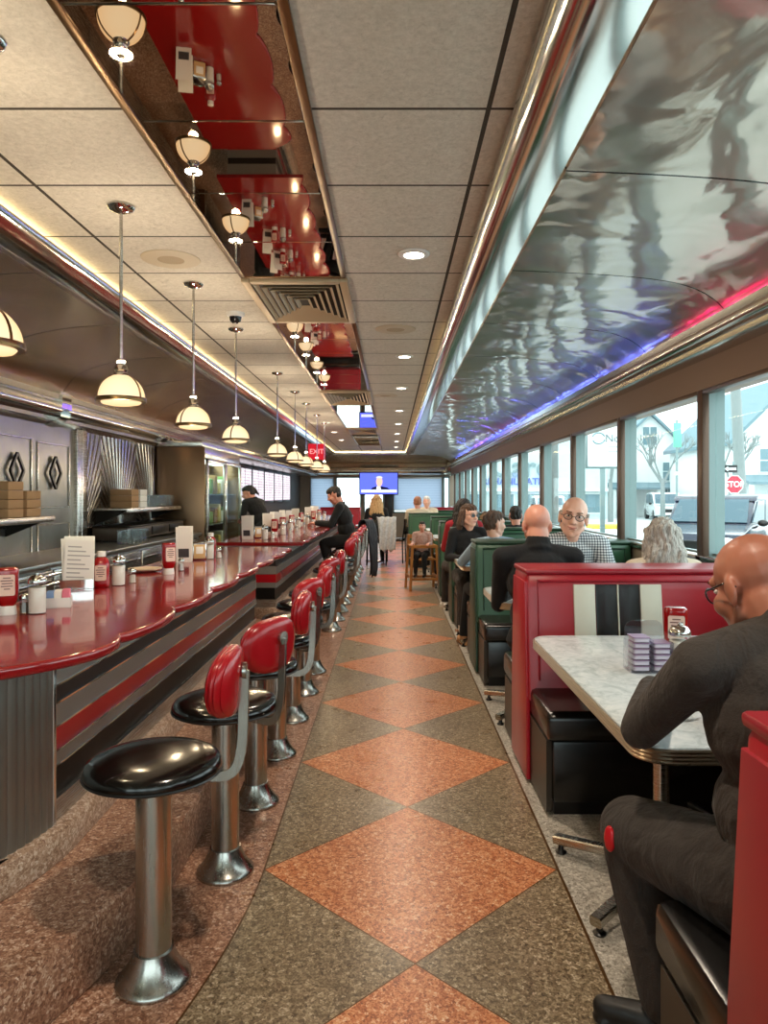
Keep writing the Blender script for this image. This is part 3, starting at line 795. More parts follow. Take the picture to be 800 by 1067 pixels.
# raised door-like fields on the steel wall
m = MB()
for y0, y1, z0, z1 in ((5.15, 5.93, 1.28, 1.86), (6.02, 6.62, 1.28, 1.84), (5.15, 5.93, .6, 1.15), (6.02, 6.62, .6, 1.15), (4.2, 5.05, 1.28, 1.86)):
    for b in ((y0, y1, z0, z0 + .015), (y0, y1, z1 - .015, z1), (y0, y0 + .015, z0, z1), (y1 - .015, y1, z0, z1)):
        m.box(-2.93, -2.918, *b, b=.004, seg=1)
struct('trim_15', m, M_STEEL)
for i, (y, lb) in enumerate(((5.66, 'black diamond emblem on the steel wall, nearer the camera'), (6.31, 'black diamond emblem on the steel wall, next to the pilaster'))):
    m = MB(); o_ = [(0, .135), (.1, 0), (0, -.135), (-.1, 0)]
    for k in range(4):
        a, b = o_[k], o_[(k + 1) % 4]
        m.bar([(0, a[0], a[1]), (0, b[0], b[1])], .028, .02, (1, 0, 0))
    o = m.build('diamond_emblem', M_BLACKP, None, (-2.905, y, 1.585)); tag(o, lb, 'emblem', 'diamond emblems')
# fridge with two glass doors
fr = thing('display_fridge', 'upright glass-door display fridge with brown steel side behind the counter', 'fridge', (-2.62, 9.05, .19))
MB().box(-.32, .30, 0, .03, 0, 1.80, b=.008).build('side_panel', M_FRSIDE, fr)
MB().box(-.32, .30, 2.05, 2.08, 0, 1.80, b=.008).build('side_panel', M_FRSIDE, fr)
MB().box(-.32, .30, .03, 2.05, 1.66, 1.80, b=.008).build('header', M_STEEL, fr)
MB().box(-.32, .32, .03, 2.05, 0, .42, b=.008).build('base_cabinet', M_STEEL, fr)
MB().box(-.32, -.30, .03, 2.05, .42, 1.66).build('back_panel', M_WHITEP, fr)
for z in (.8, 1.2): MB().box(-.3, .26, .04, 2.04, z, z + .012).build('shelf', M_STEEL, fr)
for a, b in ((.03, 1.03), (1.05, 2.05)):
    m = MB()
    for q in ((a, a + .05, .43, 1.66), (b - .05, b, .43, 1.66), (a, b, .43, .48), (a, b, 1.61, 1.66)): m.box(.30, .335, *q, b=.005)
    d = m.build('door', M_STEEL, fr)
    MB().box(.312, .318, a + .05, b - .05, .48, 1.61).build('pane', M_PANE, d)
    MB().box(.335, .36, b - .09, b - .07, .8, 1.2, b=.006).build('handle', M_CHROME, d)
M_FRL = emit('fridge_light', (.86, 1.0, .86), 3.0)
MB().box(-.1, .2, .06, 2.02, 1.645, 1.658).build('lamp', M_FRL, fr)
frit = [(.2, M_CREAMC), (.35, mat('green_carton', srgb(120, 160, 90), .5)), (.55, mat('yellow_tub', srgb(214, 190, 96), .5)), (.75, M_PAPER), (.95, mat('green_carton', (0, 0, 0))), (1.2, M_CARD), (1.4, mat('yellow_tub', (0, 0, 0))), (1.6, M_PAPER), (1.85, mat('green_carton', (0, 0, 0)))]
k = 0
for zz, zn in ((.812, 'middle'), (1.212, 'top'), (.42, 'bottom')):
    for j, (yy, mm) in enumerate(frit):
        k += 1
        o = MB().box(-.09, .09, -.07, .07, 0, .16 + .05 * ((j * 7 + int(zz * 10)) % 3), b=.02).build('food_carton', mm, None, (-2.55, 9.05 + yy, .19 + zz + .001))
        tag(o, 'carton on the %s fridge shelf, %s from its near end' % (zn, ordn[j]), 'carton', 'cartons inside the display fridge')
struct('trim_16', MB().box(-2.95, -2.34, 9.04, 23.3, 1.99, 2.07, b=.01), M_STEEL)
# back bar: low steel cabinets with a dark worktop
def cab(y0, y1, label):
    r = thing('back_bar_cabinet', label, 'cabinet', (-2.62, y0, .19), group='back bar cabinets'); L = y1 - y0 - .01
    MB().box(-.30, .24, 0, L, .06, .70, b=.006).build('body', M_STEELH, r)
    MB().box(-.28, .2, 0, L, 0, .06).build('plinth', M_BLACKP, r)
    n = max(1, round(L / .6))
    for k in range(n):
        a, b = L * k / n + .01, L * (k + 1) / n - .01
        d = MB().box(.24, .262, a, b, .08, .68, b=.006).build('door', M_STEEL, r)
        MB().box(.262, .28, a + .05, b - .05, .6, .62, b=.005).build('handle', M_CHROME, d)
cab(2.0, 5.1, 'nearest stainless back bar cabinet under the bracket shelf'); cab(5.1, 6.9, 'stainless back bar cabinet beneath the diamond emblems'); cab(6.9, 9.0, 'stainless back bar cabinet before the display fridge')
o = MB().box(-2.93, -2.34, 2.0, 9.0, .892, .93, b=.006).build('back_bar_worktop', M_STEELP); tag(o, 'long steel worktop on the back bar cabinets', 'worktop')
o = thing('dark_appliance', 'dark brown low appliance cabinet on the back bar before the fridge', 'appliance', (-2.62, 7.05, .931))
MB().box(-.28, .07, 0, 1.9, .02, .145, b=.015).build('body', mat('brown_enamel', srgb(66, 56, 48), .4), o)
MB().box(-.28, .09, 0, 1.9, .147, .16, b=.006).build('top_panel', M_DKMETAL, o)
for k in range(3): MB().box(.07, .085, .1 + .6 * k, .62 + .6 * k, .04, .13, b=.006).build('drawer', M_DKMETAL, o)
for yy in (.1, 1.8): MB().box(-.2, .05, yy - .03, yy + .03, 0, .02).build('foot', M_BLACKP, o)
def shelf(y0, y1, z, lb):
    r = thing('wall_shelf', lb, 'shelf', (-2.93, y0, z), group='steel wall shelves')
    MB().box(0, .34, 0, y1 - y0, -.022, 0, b=.005).build('board', M_STEEL, r)
    MB().box(.325, .342, 0, y1 - y0, -.045, -.01, b=.004).build('front_lip', M_STEEL, r)
    for yy in (.08, y1 - y0 - .08):
        MB().prism([(0, -.022), (.3, -.022), (.27, -.05), (0, -.16)], 'y', yy - .012, yy + .012).build('bracket', M_DKMETAL, r)
shelf(3.9, 5.62, 1.235, 'steel bracket shelf nearest the camera, holding brown boxes'); shelf(7.15, 8.98, 1.26, 'steel wall shelf below the sunburst panel, holding glasses')
k = 0
for y0, zs, lb0, sx in ((5.02, (1.236, 1.30, 1.364, 1.428), 'brown box in the nearer stack on the bracket shelf', .22), (5.28, (1.236, 1.30, 1.364), 'brown box in the farther stack on the bracket shelf', .22), (7.4, (1.261, 1.325, 1.389), 'brown napkin pack in the nearer stack on the glass shelf', .2), (7.66, (1.261, 1.325, 1.389), 'pale napkin pack in the farther stack on the glass shelf', .2)):
    for j, z in enumerate(zs):
        mm = M_CARD if y0 != 7.66 else M_PAPER
        m = MB().box(-.11, .11, -.105, .105, 0, .062, b=.006)
        o = m.build('napkin_box', mm, None, (-2.745, y0 + .1, z)); tag(o, '%s, %s from the bottom' % (lb0, ordn[j]), 'box', 'packs on the wall shelves')
def tumbler(nm, loc, lb, gr):
    m = MB().lathe([(.0001, 0), (.026, 0), (.029, .006), (.036, .13), (.033, .13), (.027, .012), (.0001, .01)], n=18)
    return tag(m.build(nm, M_GLASSW, None, loc), lb, 'glass', gr)
g0 = None
for i in range(14):
    lb = '%s tumbler in the %s row of clear glasses on the wall shelf' % (ordn[i // 2], ['front', 'rear'][i % 2])
    loc = (-2.64 - .1 * (i % 2), 7.98 + .125 * (i // 2), 1.261)
    if g0 is None: g0 = tumbler('drinking_glass', loc, lb, 'upright glasses on the wall shelf')
    else: dup(g0, loc, 0, lb)
# menu boards on the far kitchen wall, exit sign, far blinds
for i in range(6):
    y = 12.3 + i * 1.42
    r = thing('menu_board', 'lit pink menu board on kitchen wall, %s beyond the fridge' % ordn[i], 'menu board', (-2.94, y, 1.2), group='lit menu boards')
    MB().box(0, .05, .02, 1.36, 0, .76, b=.008).build('frame', M_BLACKP, r)
    t_ = 'menu_face'
    if t_ not in MATS:
        t = NT(t_); o_ = t.obj(); X, Y, Z = t.xyz(o_)
        ln = t.math('LESS_THAN', t.math('MODULO', t.math('ADD', Z, 5), .06), .028)
        nn = t.math('GREATER_THAN', t.noise(t.scalev(o_, (1, 6, 1)), 6, 3), .5)
        c = t.mix(t.math('MULTIPLY', ln, nn), srgb(216, 214, 222), srgb(176, 136, 152))
        e = t.n('ShaderNodeEmission'); t.l(c, e.inputs[0]); e.inputs[1].default_value = .8; t.l(e.outputs[0], t.out.inputs[0]); MATS[t_] = t.m
    for k in range(2): MB().box(.05, .054, .06 + .65 * k, .66 + .65 * k, .05, .71).build('menu_panel', MATS[t_], r)
ex = thing('exit_sign', 'red lit exit sign hanging near the last pendant lamps', 'sign', (-1.50, 14.6, 2.26))
MB().box(-.17, .17, -.02, .02, -.17, .15, b=.008).build('housing', emit('exit_red', (.42, .012, .02), .8), ex)
text_mesh('lettering', 'EXIT', .14, emit('exit_letters', (.9, .30, .28), .9), ex, Matrix.Translation((0, -.024, -.01)) @ FACE_CAM)
MB().lathe([(.006, .15), (.006, .44)], n=8).build('hanger', M_STEEL, ex)
# ------------------------------------------------------------------ booths
def booth(label, y0, y1, vin, welt, stripes, group=None, right=1.88, front=True, rear=True, L=.66):
    """double bench: near face of the back at y0, far face at y1; benches on both sides"""
    r = thing('diner_booth', label, 'booth', ((L + right) / 2, (y0 + y1) / 2, 0), group=group)
    hw = (right - L) / 2; h = (y1 - y0) / 2
    # back: leaning faces, soft top
    prof = [(-h - .07, .40), (-h - .05, .55), (-h + .0, .93), (-h + .005, .99), (-h + .025, 1.015), (h - .025, 1.015), (h - .005, .99), (h, .93), (h + .05, .55), (h + .07, .40)]
    MB().prism(prof, 'x', -hw, hw, inset=.02).build('backrest', vin, r)
    for sg in (-1, 1):
        m = MB()
        a = Vector((0, sg * (h + .006), .975)); b = Vector((0, sg * (h + .058), .50))
        x0 = -hw + .055; x1 = hw - .055
        m.tube([(x0, b.y, b.z), (x0, a.y, a.z), (x1, a.y, a.z), (x1, b.y, b.z)], .006, 8)
        m.build('welt', welt, r)
    MB().prism(rrect(-h + .0, h - .0, 1.005, 1.032, .012, 4), 'x', -hw - .004, hw, inset=.008).build('top_cap', welt, r)
    if stripes:
        cx = 1.105 - (L + right) / 2; wd = .113
        for k, mt in enumerate((M_WHITEV, M_BLACKS, M_BLACKS, M_WHITEV)):
            for sg in (-1, ):
                xa = cx + (k - 2) * wd * .96; pts = [(.445, .0685), (.55, .055), (.93, .005), (.958, .0035)]
                m = MB(); n = 6; vs = []; fs = []
                poly = [(sg * (h + o_ + .007), z) for z, o_ in pts] + [(sg * (h + o_ - .01), z) for z, o_ in pts[::-1]]
                m.prism(poly, 'x', xa + .002, xa + wd * .96 - .002, inset=.003); m.build('stripe', mt, r)
        m = MB(); m.tube([(cx, -(h + .0685 + .008), .445), (cx, -(h + .055 + .008), .55), (cx, -(h + .012), .93), (cx, -(h + .011), .958)], .004, 6); m.build('piping', M_WHITEV, r)
    for sg, on in ((-1, front), (1, rear)):
        if not on: continue
        ya = sg * (h + .02); yb = sg * (h + .46)
        a, b = min(ya, yb), max(ya, yb)
        MB().prism(rrect(a, b, .33, .465, .04, 6), 'x', -hw + .01, hw - .005, inset=.025).build('seat', M_BLACKS, r)
        c, d = (a + .05, b) if sg < 0 else (a, b - .05)
        MB().box(-hw + .035, hw - .01, c - .0 if sg > 0 else c - .03, d + .03 if sg > 0 else d, .07, .335, b=.012).build('seat_front', M_BLACKS, r)
        MB().box(-hw + .05, hw - .02, c + .02, d - .02, 0, .08).build('plinth', M_BLACKP, r)
        MB().prism([(a + (.05 if sg < 0 else 0), .02), (b - (.05 if sg > 0 else 0), .02), (b - (.05 if sg > 0 else 0), .33), (a + (.05 if sg < 0 else 0), .33)], 'x', -hw + .012, -hw + .035).build('end_panel', M_PLINTH, r)
    MB().prism([(-h - .05, .02), (h + .05, .02), (h + .04, .5), (h - .01, .97), (-h + .01, .97), (-h - .04, .5)], 'x', -hw - .008, -hw + .012, inset=.004).build('side_panel', welt if not stripes else vin, r)
    return r
booth('red booth behind the dark-sweater diner, only its back edge showing', .93, 1.25, M_REDV, M_TRIMV, False, 'vinyl booths by the windows', L=.60)
booth('red booth with black and cream stripes down its back', 3.58, 3.92, M_REDV, M_TRIMV, True, 'vinyl booths by the windows')
GB = [5.72, 7.93, 9.9, 12.1, 14.3, 16.5]
for i, y in enumerate(GB):
    booth('green booth, %s row behind the red striped booth' % ordn[i], y, y + .34, M_GREENV, M_GREEND, False, 'vinyl booths by the windows', L=.34 if i == 4 else .66)
# red booths against the far end wall
booth('red booth bench far away under the right end blind', 20.6, 20.9, M_REDV, M_TRIMV, False, 'red booths at the far end', right=1.8)
far_red = booth('red booth bench far away left of the dark post', 20.6, 20.9, M_REDV, M_TRIMV, False, 'red booths at the far end', right=1.8)
far_red.location.x = -1.45

# ------------------------------------------------------------------ tables
M_EDGE = m_brushed('ribbed_table_edge', srgb(176, 160, 140), .3, (60, 60, 60))
def table(label, yc, ly, x0=.632, x1=1.86, cx=.955):
    r = thing('diner_table', label, 'table', (cx, yc, 0), group='pale laminate booth tables')
    a, b = x0 - cx, x1 - cx
    MB().prism(rrect(a + .003, b - .003, -ly / 2 + .003, ly / 2 - .003, .085, 7), 'z', .726, .757, inset=.002).build('tabletop', M_FORM, r)
    pl = rrect(a, b, -ly / 2, ly / 2, .088, 7)
    for k in range(4):
        z = .7185 + k * .0098
        MB().sweep([(p[0], p[1], z) for p in pl], [(-.004, -.0045), (.002, -.0048), (.0048, 0), (.002, .0048), (-.004, .0045)], closed=True).build('edge_rib', M_EDGE, r)
    MB().prism(rrect(a + .01, b - .01, -ly / 2 + .01, ly / 2 - .01, .08, 5), 'z', .712, .728).build('underside', M_BLACKP, r)
    for px in (0, .62):
        if px > b: continue
        MB().lathe([(.028, .05), (.028, .712)], n=16, c=(px, 0, 0)).build('column', M_STEEL, r)
        MB().lathe([(.0001, .69), (.10, .69), (.11, .712), (.0001, .713)], n=18, c=(px, 0, 0)).build('top_plate', M_DKMETAL, r)
        for k in range(4):
            if px and k in (0, 1): pass
            an = R([138, 222, 318, 42][k]); m = MB(); L_ = .42 if not px else .34
            d = Vector((cos(an), sin(an), 0)); p = Vector((px, 0, 0))
            m.bar([p + Vector((0, 0, .085)), p + d * L_ * .5 + Vector((0, 0, .072)), p + d * L_ + Vector((0, 0, .048))], .042, .034)
            lg = m.build('foot', M_STEEL, r)
            MB().lathe([(.02, 0), (.022, .006), (.012, .014), (.008, .04)], n=14, c=tuple(p + d * (L_ - .025))).build('glide', M_BLACKP, lg)
    return r
table('pale laminate table where the dark-sweater man sits', 2.585, 1.48)
table('pale laminate table behind the red striped booth, by the black jacket', 4.70, .76)
TY = [6.98, 9.05, 11.15, 13.35, 15.5]
for i, y in enumerate(TY): table('pale laminate table in the green booths, %s behind the nearest green back' % ordn[i], y, .95)
# ------------------------------------------------------------------ condiments and small things
def rr_lathe(mb, prof, sx, sy, n=28, p=3.0):
    """rounded-rectangular turned body"""
    vs = []; fs = []
    for r, z in prof:
        for i in range(n):
            t = 2 * PI * i / n; c, s = cos(t), sin(t)
            k = (abs(c) ** p + abs(s) ** p) ** (-1 / p)
            vs.append((r * c * k * sx, r * s * k * sy, z))
    for k in range(len(prof) - 1):
        for i in range(n):
            j = (i + 1) % n; fs.append((k * n + i, k * n + j, (k + 1) * n + j, (k + 1) * n + i))
    fs.append(list(range(n))[::-1]); fs.append([(len(prof) - 1) * n + i for i in range(n)])
    return mb.add(vs, fs)
PROTO = {}
def place(kind, loc, rotz, label, group, scale=None):
    if kind not in PROTO:
        r = thing(kind if kind not in ALIAS else ALIAS[kind], label, CATS[kind], loc, rotz, group); MAKERS[kind](r); PROTO[kind] = r
        if scale: r.scale = (scale,) * 3
        return r
    return dup(PROTO[kind], loc, rotz, label, group, scale)
def bottle_label(r, z0, z1, sx, sy, y):
    MB().prism(rrect(-sx, sx, z0, z1, .006, 3), 'y', -y, -y + .004).build('paper_label', M_LABEL, r)
    L = r.children[-1] if r.children else None
    m = MB()
    for k, wd in enumerate((.5, .8, .65, .75, .4)): m.box(-sx * wd, sx * wd, -y - .0008, -y, z1 - .014 - k * .0105, z1 - .010 - k * .0105)
    m.build('print_lines', M_INK, r)
def mk_ketchup_inv(r):
    m = MB(); rr_lathe(m, [(.022, .032), (.028, .042), (.036, .062), (.038, .10), (.037, .15), (.038, .165), (.036, .176), (.030, .181)], 1.05, .72); m.build('bottle', M_KETCH, r)
    MB().lathe([(.0001, 0), (.030, 0), (.031, .004), (.027, .034), (.0001, .036)], n=24, sx=1.1, sy=.9).build('cap', M_WHITEP, r)
    bottle_label(r, .075, .155, .027, .02, .0285)
def mk_ketchup(r):
    m = MB(); rr_lathe(m, [(.030, 0), (.036, .005), (.038, .02), (.037, .07), (.038, .11), (.033, .135), (.020, .15), (.016, .156)], 1.05, .75); m.build('bottle', M_KETCH, r)
    MB().lathe([(.0001, .152), (.021, .152), (.022, .156), (.021, .178), (.0001, .181)], n=22).build('cap', M_WHITEP, r)
    bottle_label(r, .035, .11, .026, .02, .0295)
def mk_sugar(r):
    MB().lathe([(.0001, 0), (.030, 0), (.033, .006), (.034, .05), (.034, .118), (.030, .124)], n=22).build('glass_jar', M_GLASSW, r)
    MB().lathe([(.0001, .004), (.0305, .004), (.0315, .10), (.0001, .104)], n=20).build('sugar_fill', M_SUGAR, r)
    m = MB().lathe([(.035, .118), (.036, .124), (.034, .134), (.024, .146), (.010, .150), (.0001, .151)], n=24); m.box(-.006, .008, -.012, .012, .149, .158, b=.003)
    m.build('metal_lid', M_CHROMEW, r)
def mk_shaker(fill):
    def f(r):
        m = MB(); m.lathe([(.0001, 0), (.019, 0), (.021, .005), (.0175, .035), (.0165, .056)], n=8); m.build('glass_body', M_GLASSW, r, ang=20)
        MB().lathe([(.0001, .003), (.0175, .003), (.0155, .042), (.0001, .044)], n=8).build('contents', fill, r)
        MB().lathe([(.0178, .055), (.0185, .058), (.0178, .068), (.010, .077), (.0001, .079)], n=18).build('metal_cap', M_CHROMEW, r)
    return f
def mk_napkin(r):
    MB().box(-.05, .05, -.06, .06, 0, .122, b=.008).build('housing', M_CHROMEW, r)
    MB().box(-.04, .04, -.0625, -.058, .012, .11, b=.004).build('face_plate', M_TAN, r)
    MB().box(-.025, .025, -.066, -.06, .045, .095, b=.003).build('napkins', M_PAPER, r)
def mk_caddy(r):
    m = MB().box(-.05, .05, -.04, .04, 0, .006, b=.002)
    for x in (-.05, .046): m.box(x, x + .004, -.04, .04, 0, .04)
    for y in (-.04, .036): m.box(-.05, .05, y, y + .004, 0, .04)
    m.build('tray', M_WHITEP, r)
    for j, (a, b, mt, h) in enumerate(((-.044, -.016, M_BLUEP, .064), (-.014, .014, M_PAPER, .068), (.016, .044, M_PINKP, .07))):
        m = MB()
        for k in range(7): m.box(a, b, -.034 + k * .0098, -.034 + k * .0098 + .006, .008, h - .006 * (k % 3), b=.001, seg=1)
        m.build('sweetener_packets', mt, r)
def mk_menu(r):
    m = MB(); m.box(-.075, .075, -.012, .012, 0, .012, b=.003); m.box(-.075, .075, -.012, -.008, 0, .05); m.box(-.075, .075, .008, .012, 0, .05)
    m.build('holder', M_CHROME, r)
    for k, (dy, a, w_) in enumerate(((-.004, 4, .10), (.0, -2, .105), (.004, 1, .11))):
        M = Matrix.Translation((.004 * k, dy, .008)) @ Matrix.Rotation(R(a), 4, 'Y') @ Matrix.Rotation(R(3 - 4 * k), 4, 'X')
        m = MB().box(-w_ / 1.6, w_ / 1.6, -.0012, .0012, 0, .235 + .008 * k, M); s = m.build('menu_sheet', M_PAPER, r)
    m = MB(); M = Matrix.Translation((0, -.004, .008)) @ Matrix.Rotation(R(4), 4, 'Y') @ Matrix.Rotation(R(3), 4, 'X')
    for k in range(9): m.box(-.05, .05 - .02 * (k % 3), -.002, -.0013, .03 + k * .021, .036 + k * .021, M)
    m.build('print_lines', mat('grey_print', srgb(170, 168, 164), .8), r)
def mk_card(r):
    M0 = Matrix.Rotation(R(9), 4, 'X'); M1 = Matrix.Rotation(R(-9), 4, 'X')
    MB().box(-.05, .05, -.042, -.040, 0, .25, M0).build('card_front', M_PAPER, r); MB().box(-.05, .05, .040, .042, 0, .25, M1).build('card_rear', M_PAPER, r)
    m = MB()
    m.box(-.035, .035, -.0428, -.042, .04, .10, M0)
    m.build('printed_block', mat('card_print', srgb(60, 58, 60), .7), r)
ALIAS = {'ketchup_inv': 'ketchup_bottle', 'ketchup': 'ketchup_bottle', 'salt': 'salt_shaker', 'pepper': 'pepper_shaker', 'sugar': 'sugar_dispenser', 'napkin': 'napkin_dispenser', 'caddy': 'sweetener_caddy', 'menu': 'menu_stand', 'card': 'table_card'}
CATS = {'ketchup_inv': 'ketchup bottle', 'ketchup': 'ketchup bottle', 'salt': 'shaker', 'pepper': 'shaker', 'sugar': 'sugar dispenser', 'napkin': 'napkin dispenser', 'caddy': 'caddy', 'menu': 'menu stand', 'card': 'card'}
MAKERS = {'ketchup_inv': mk_ketchup_inv, 'ketchup': mk_ketchup, 'salt': mk_shaker(M_SALT), 'pepper': mk_shaker(M_PEPPER), 'sugar': mk_sugar, 'napkin': mk_napkin, 'caddy': mk_caddy, 'menu': mk_menu, 'card': mk_card}
ZC = .9381; G1 = 'condiments on the near counter'; G2 = 'condiments on the far counter'; G3 = 'condiments on the booth tables'
near = [('ketchup_inv', -1.475, 2.80, 25, 'red ketchup bottle standing on its cap at the left edge, nearest on the counter'),
        ('pepper', -1.425, 2.83, 0, 'pepper shaker between the nearest ketchup bottle and sugar dispenser'),
        ('sugar', -1.375, 2.83, 0, 'glass sugar dispenser beside the pepper shaker, nearest on the counter'),
        ('caddy', -1.37, 3.00, 20, 'caddy of blue and pink sweetener packets on the near counter'),
        ('menu', -1.52, 3.52, 20, 'chrome stand with leaning white menu sheets on the near counter'),
        ('napkin', -1.53, 3.72, 30, 'tan-faced napkin dispenser behind the upright ketchup bottle'),
        ('ketchup', -1.445, 3.63, 15, 'upright red ketchup bottle with white cap beside the menu stand'),
        ('sugar', -1.385, 3.70, 0, 'white sugar dispenser right of the upright ketchup bottle'),
        ('salt', -1.35, 3.80, 0, 'salt shaker right of the sugar dispenser beside upright ketchup'),
        ('ketchup_inv', -1.29, 4.22, 40, 'red ketchup bottle standing on its cap alone mid near counter'),
        ('salt', -1.27, 4.40, 0, 'salt shaker just beyond the lone ketchup bottle'),
        ('card', -1.42, 5.0, 10, 'folded white card standing beside the napkin dispenser at the counter end'),
        ('napkin', -1.37, 5.16, 25, 'tan napkin dispenser near the far end of the near counter'),
        ('sugar', -1.30, 5.20, 0, 'sugar dispenser right of the tan napkin dispenser at the counter end'),
        ('ketchup', -1.33, 5.36, 10, 'red ketchup bottle behind the sugar dispenser at the counter end'),
        ('salt', -1.25, 5.28, 0, 'salt shaker farthest along the near counter')]
for k, x, y, a, lb in near: place(k, (x, y, ZC), R(a), lb, G1)
sets = [7.45, 8.3, 9.05, 10.0, 11.2, 12.4, 13.6]
for i, y in enumerate(sets):
    o = ordn[i]
    for k, dx, dy, nm in (('card', -1.46, .1, 'white folded card'), ('ketchup_inv', -1.36, 0, 'red ketchup bottle'), ('sugar', -1.27, .02, 'sugar dispenser'), ('salt', -1.20, .08, 'salt shaker'), ('napkin', -1.40, .28, 'napkin dispenser')):
        if (i * 5 + len(k)) % 11 == 0: continue
        place(k, (dx + .02 * ((i * 3) % 4 - 1.5), y + dy, ZC), R(15 * ((i + len(k)) % 4)), '%s in the %s condiment group along the far counter' % (nm, o), G2)
# plate
o = MB().lathe([(.0001, .0), (.05, 0), (.09, .012), (.098, .018), (.098, .022), (.088, .018), (.05, .007), (.0001, .007)], n=36).build('plate', M_CREAMC and mat('stoneware', srgb(216, 196, 170), .3), None, (-1.47, 4.35, ZC)); tag(o, 'round tan plate lying on the near counter left of lone ketchup', 'plate')
# chrome tray rail behind the counter, glass racks
r = thing('tray_rail', 'chrome double tube rail behind the nearest condiments', 'rail', (-1.70, 2.4, .19))
for z in (.76, .80): MB().tube([(-.03 * (z > .78), 0, z), (-.03 * (z > .78), 1.5, z)], .009, 10).build('tube', M_CHROME, r)
for y in (.05, 1.45): MB().box(-.05, .015, y - .012, y + .012, 0, .79, b=.004).build('post', M_STEEL, r)
for i in range(10):
    dup(g0, (-2.42 - .085 * (i % 2), 6.75 + .11 * (i // 2), .931), 0, '%s clear glass in the %s row on the back bar worktop' % (ordn[i // 2], ['front', 'rear'][i % 2]), 'glasses on the back bar worktop')
# near booth table: jelly rack, ketchup, sugar, foil, mugs
r = thing('jelly_caddy', 'clear plastic rack of stacked purple jelly tubs on nearest table', 'jelly rack', (.935, 2.66, .7573))
M_CLEAR = glass('clear_plastic', (.9, .91, .94), .25)
m = MB().box(-.075, .075, -.05, .05, 0, .006)
m.prism(rrect(-.07, .07, .004, .175, .03, 5), 'y', .044, .05); m.box(-.003, .003, -.05, .05, .005, .12); m.box(-.075, -.071, -.05, .05, .005, .11); m.box(.071, .075, -.05, .05, .005, .11)
m.build('rack', M_CLEAR, r)
M_JEL = mat('jelly_tub', srgb(206, 200, 216), .3); M_JLID = mat('jelly_lid', srgb(150, 120, 156), .35)
for c_ in (-1, 1):
    for k in range(6 if c_ < 0 else 5):
        tb = MB().prism(rrect(.037 * c_ - .028, .037 * c_ + .028, -.044, .03, .008, 3), 'z', .008 + .0205 * k, .0235 + .0205 * k, inset=.003).build('jelly_tub', M_JEL, r)
        MB().prism(rrect(.037 * c_ - .031, .037 * c_ + .031, -.047, .033, .008, 3), 'z', .0235 + .0205 * k, .0262 + .0205 * k).build('lid', M_JLID, tb)
place('ketchup_inv', (1.105, 2.84, .7573), R(-15), 'red ketchup bottle on the nearest booth table behind the sugar dispenser', G3, 1.12)
place('sugar', (1.05, 2.66, .7573), 0, 'sugar dispenser on the nearest booth table beside the jelly rack', G3, 1.1)
place('pepper', (1.13, 2.58, .7573), 0, 'pepper shaker on the nearest booth table behind the diner\'s arm', G3)
random.seed(3)
bm = bmesh.new(); bmesh.ops.create_icosphere(bm, subdivisions=3, radius=.045)
for v in bm.verts:
    n_ = .7 + .6 * abs(sin(v.co.x * 160) * cos(v.co.y * 130 + v.co.z * 90)); v.co *= n_; v.co.z = max(v.co.z * .8 + .028, 0)
me = bpy.data.meshes.new('foil_wrap'); bm.to_mesh(me); bm.free(); me.materials.append(mat('crumpled_wrap', srgb(206, 204, 176), .3, .4, .4, 60))
o = link('crumpled_wrapper', me, None, (.975, 2.43, .7573)); tag(o, 'crumpled pale wrapper on the nearest table before the jelly rack', 'wrapper')
mg = thing('coffee_mug', 'white coffee mug on the table before the denim shirt', 'mug', (.90, 6.72, .7573), 0, 'mugs on booth tables')
MB().lathe([(.0001, 0), (.034, 0), (.038, .006), (.04, .085), (.036, .085), (.034, .01), (.0001, .008)], n=24).build('cup', M_WHITEP, mg)
MB().tube(smooth3([(.038, 0, .07), (.062, 0, .068), (.066, 0, .045), (.058, 0, .022), (.037, 0, .018)], 4), .005, 8).build('handle', M_WHITEP, mg)
dup(mg, (.98, 4.72, .7573), 0, 'white coffee mug on the table beyond the red striped booth')
# far end: television, chairs, high chair, jacket on the stool
tv = thing('television', 'wall television showing a blue news picture at the far end', 'television', (-.41, 23.0, 1.38))
MB().box(-.62, .62, 0, .06, 0, .72, b=.012).build('housing', M_BLACKP, tv)
MB().box(-.08, .08, .06, .48, .25, .45, b=.01).build('wall_mount', M_BLACKP, tv)
sc = MB().box(-.59, .59, -.004, 0, .03, .69).build('screen', emit('tv_blue', (.09, .12, .9), 1.0), tv)
MB().prism([(-.25, .17), (-.2, .23), (-.08, .27), (.08, .27), (.28, .23), (.36, .17)], 'y', -.008, -.0045).build('picture_suit', emit('tv_suit', (.01, .01, .03), .6), sc)
MB().prism([(-.07, .17), (-.06, .27), (.05, .27), (.07, .17)], 'y', -.011, -.0085).build('picture_shirt', emit('tv_white', (.85, .87, .95), .9), sc)
MB().prism([(.02 + .10 * cos(R(a)), .42 + .16 * sin(R(a))) for a in range(0, 360, 20)], 'y', -.012, -.0095).build('picture_face', emit('tv_face', (.72, .42, .32), .9), sc)
MB().prism([(.02 + .105 * cos(R(a)), .53 + .065 * sin(R(a))) for a in range(0, 181, 15)], 'y', -.0135, -.0125).build('picture_hair', emit('tv_hair', (.55, .55, .62), .9), sc)
MB().box(-.55, .57, -.0135, -.0125, .075, .165).build('picture_caption', emit('tv_cap', (.6, .64, .85), .9), sc)
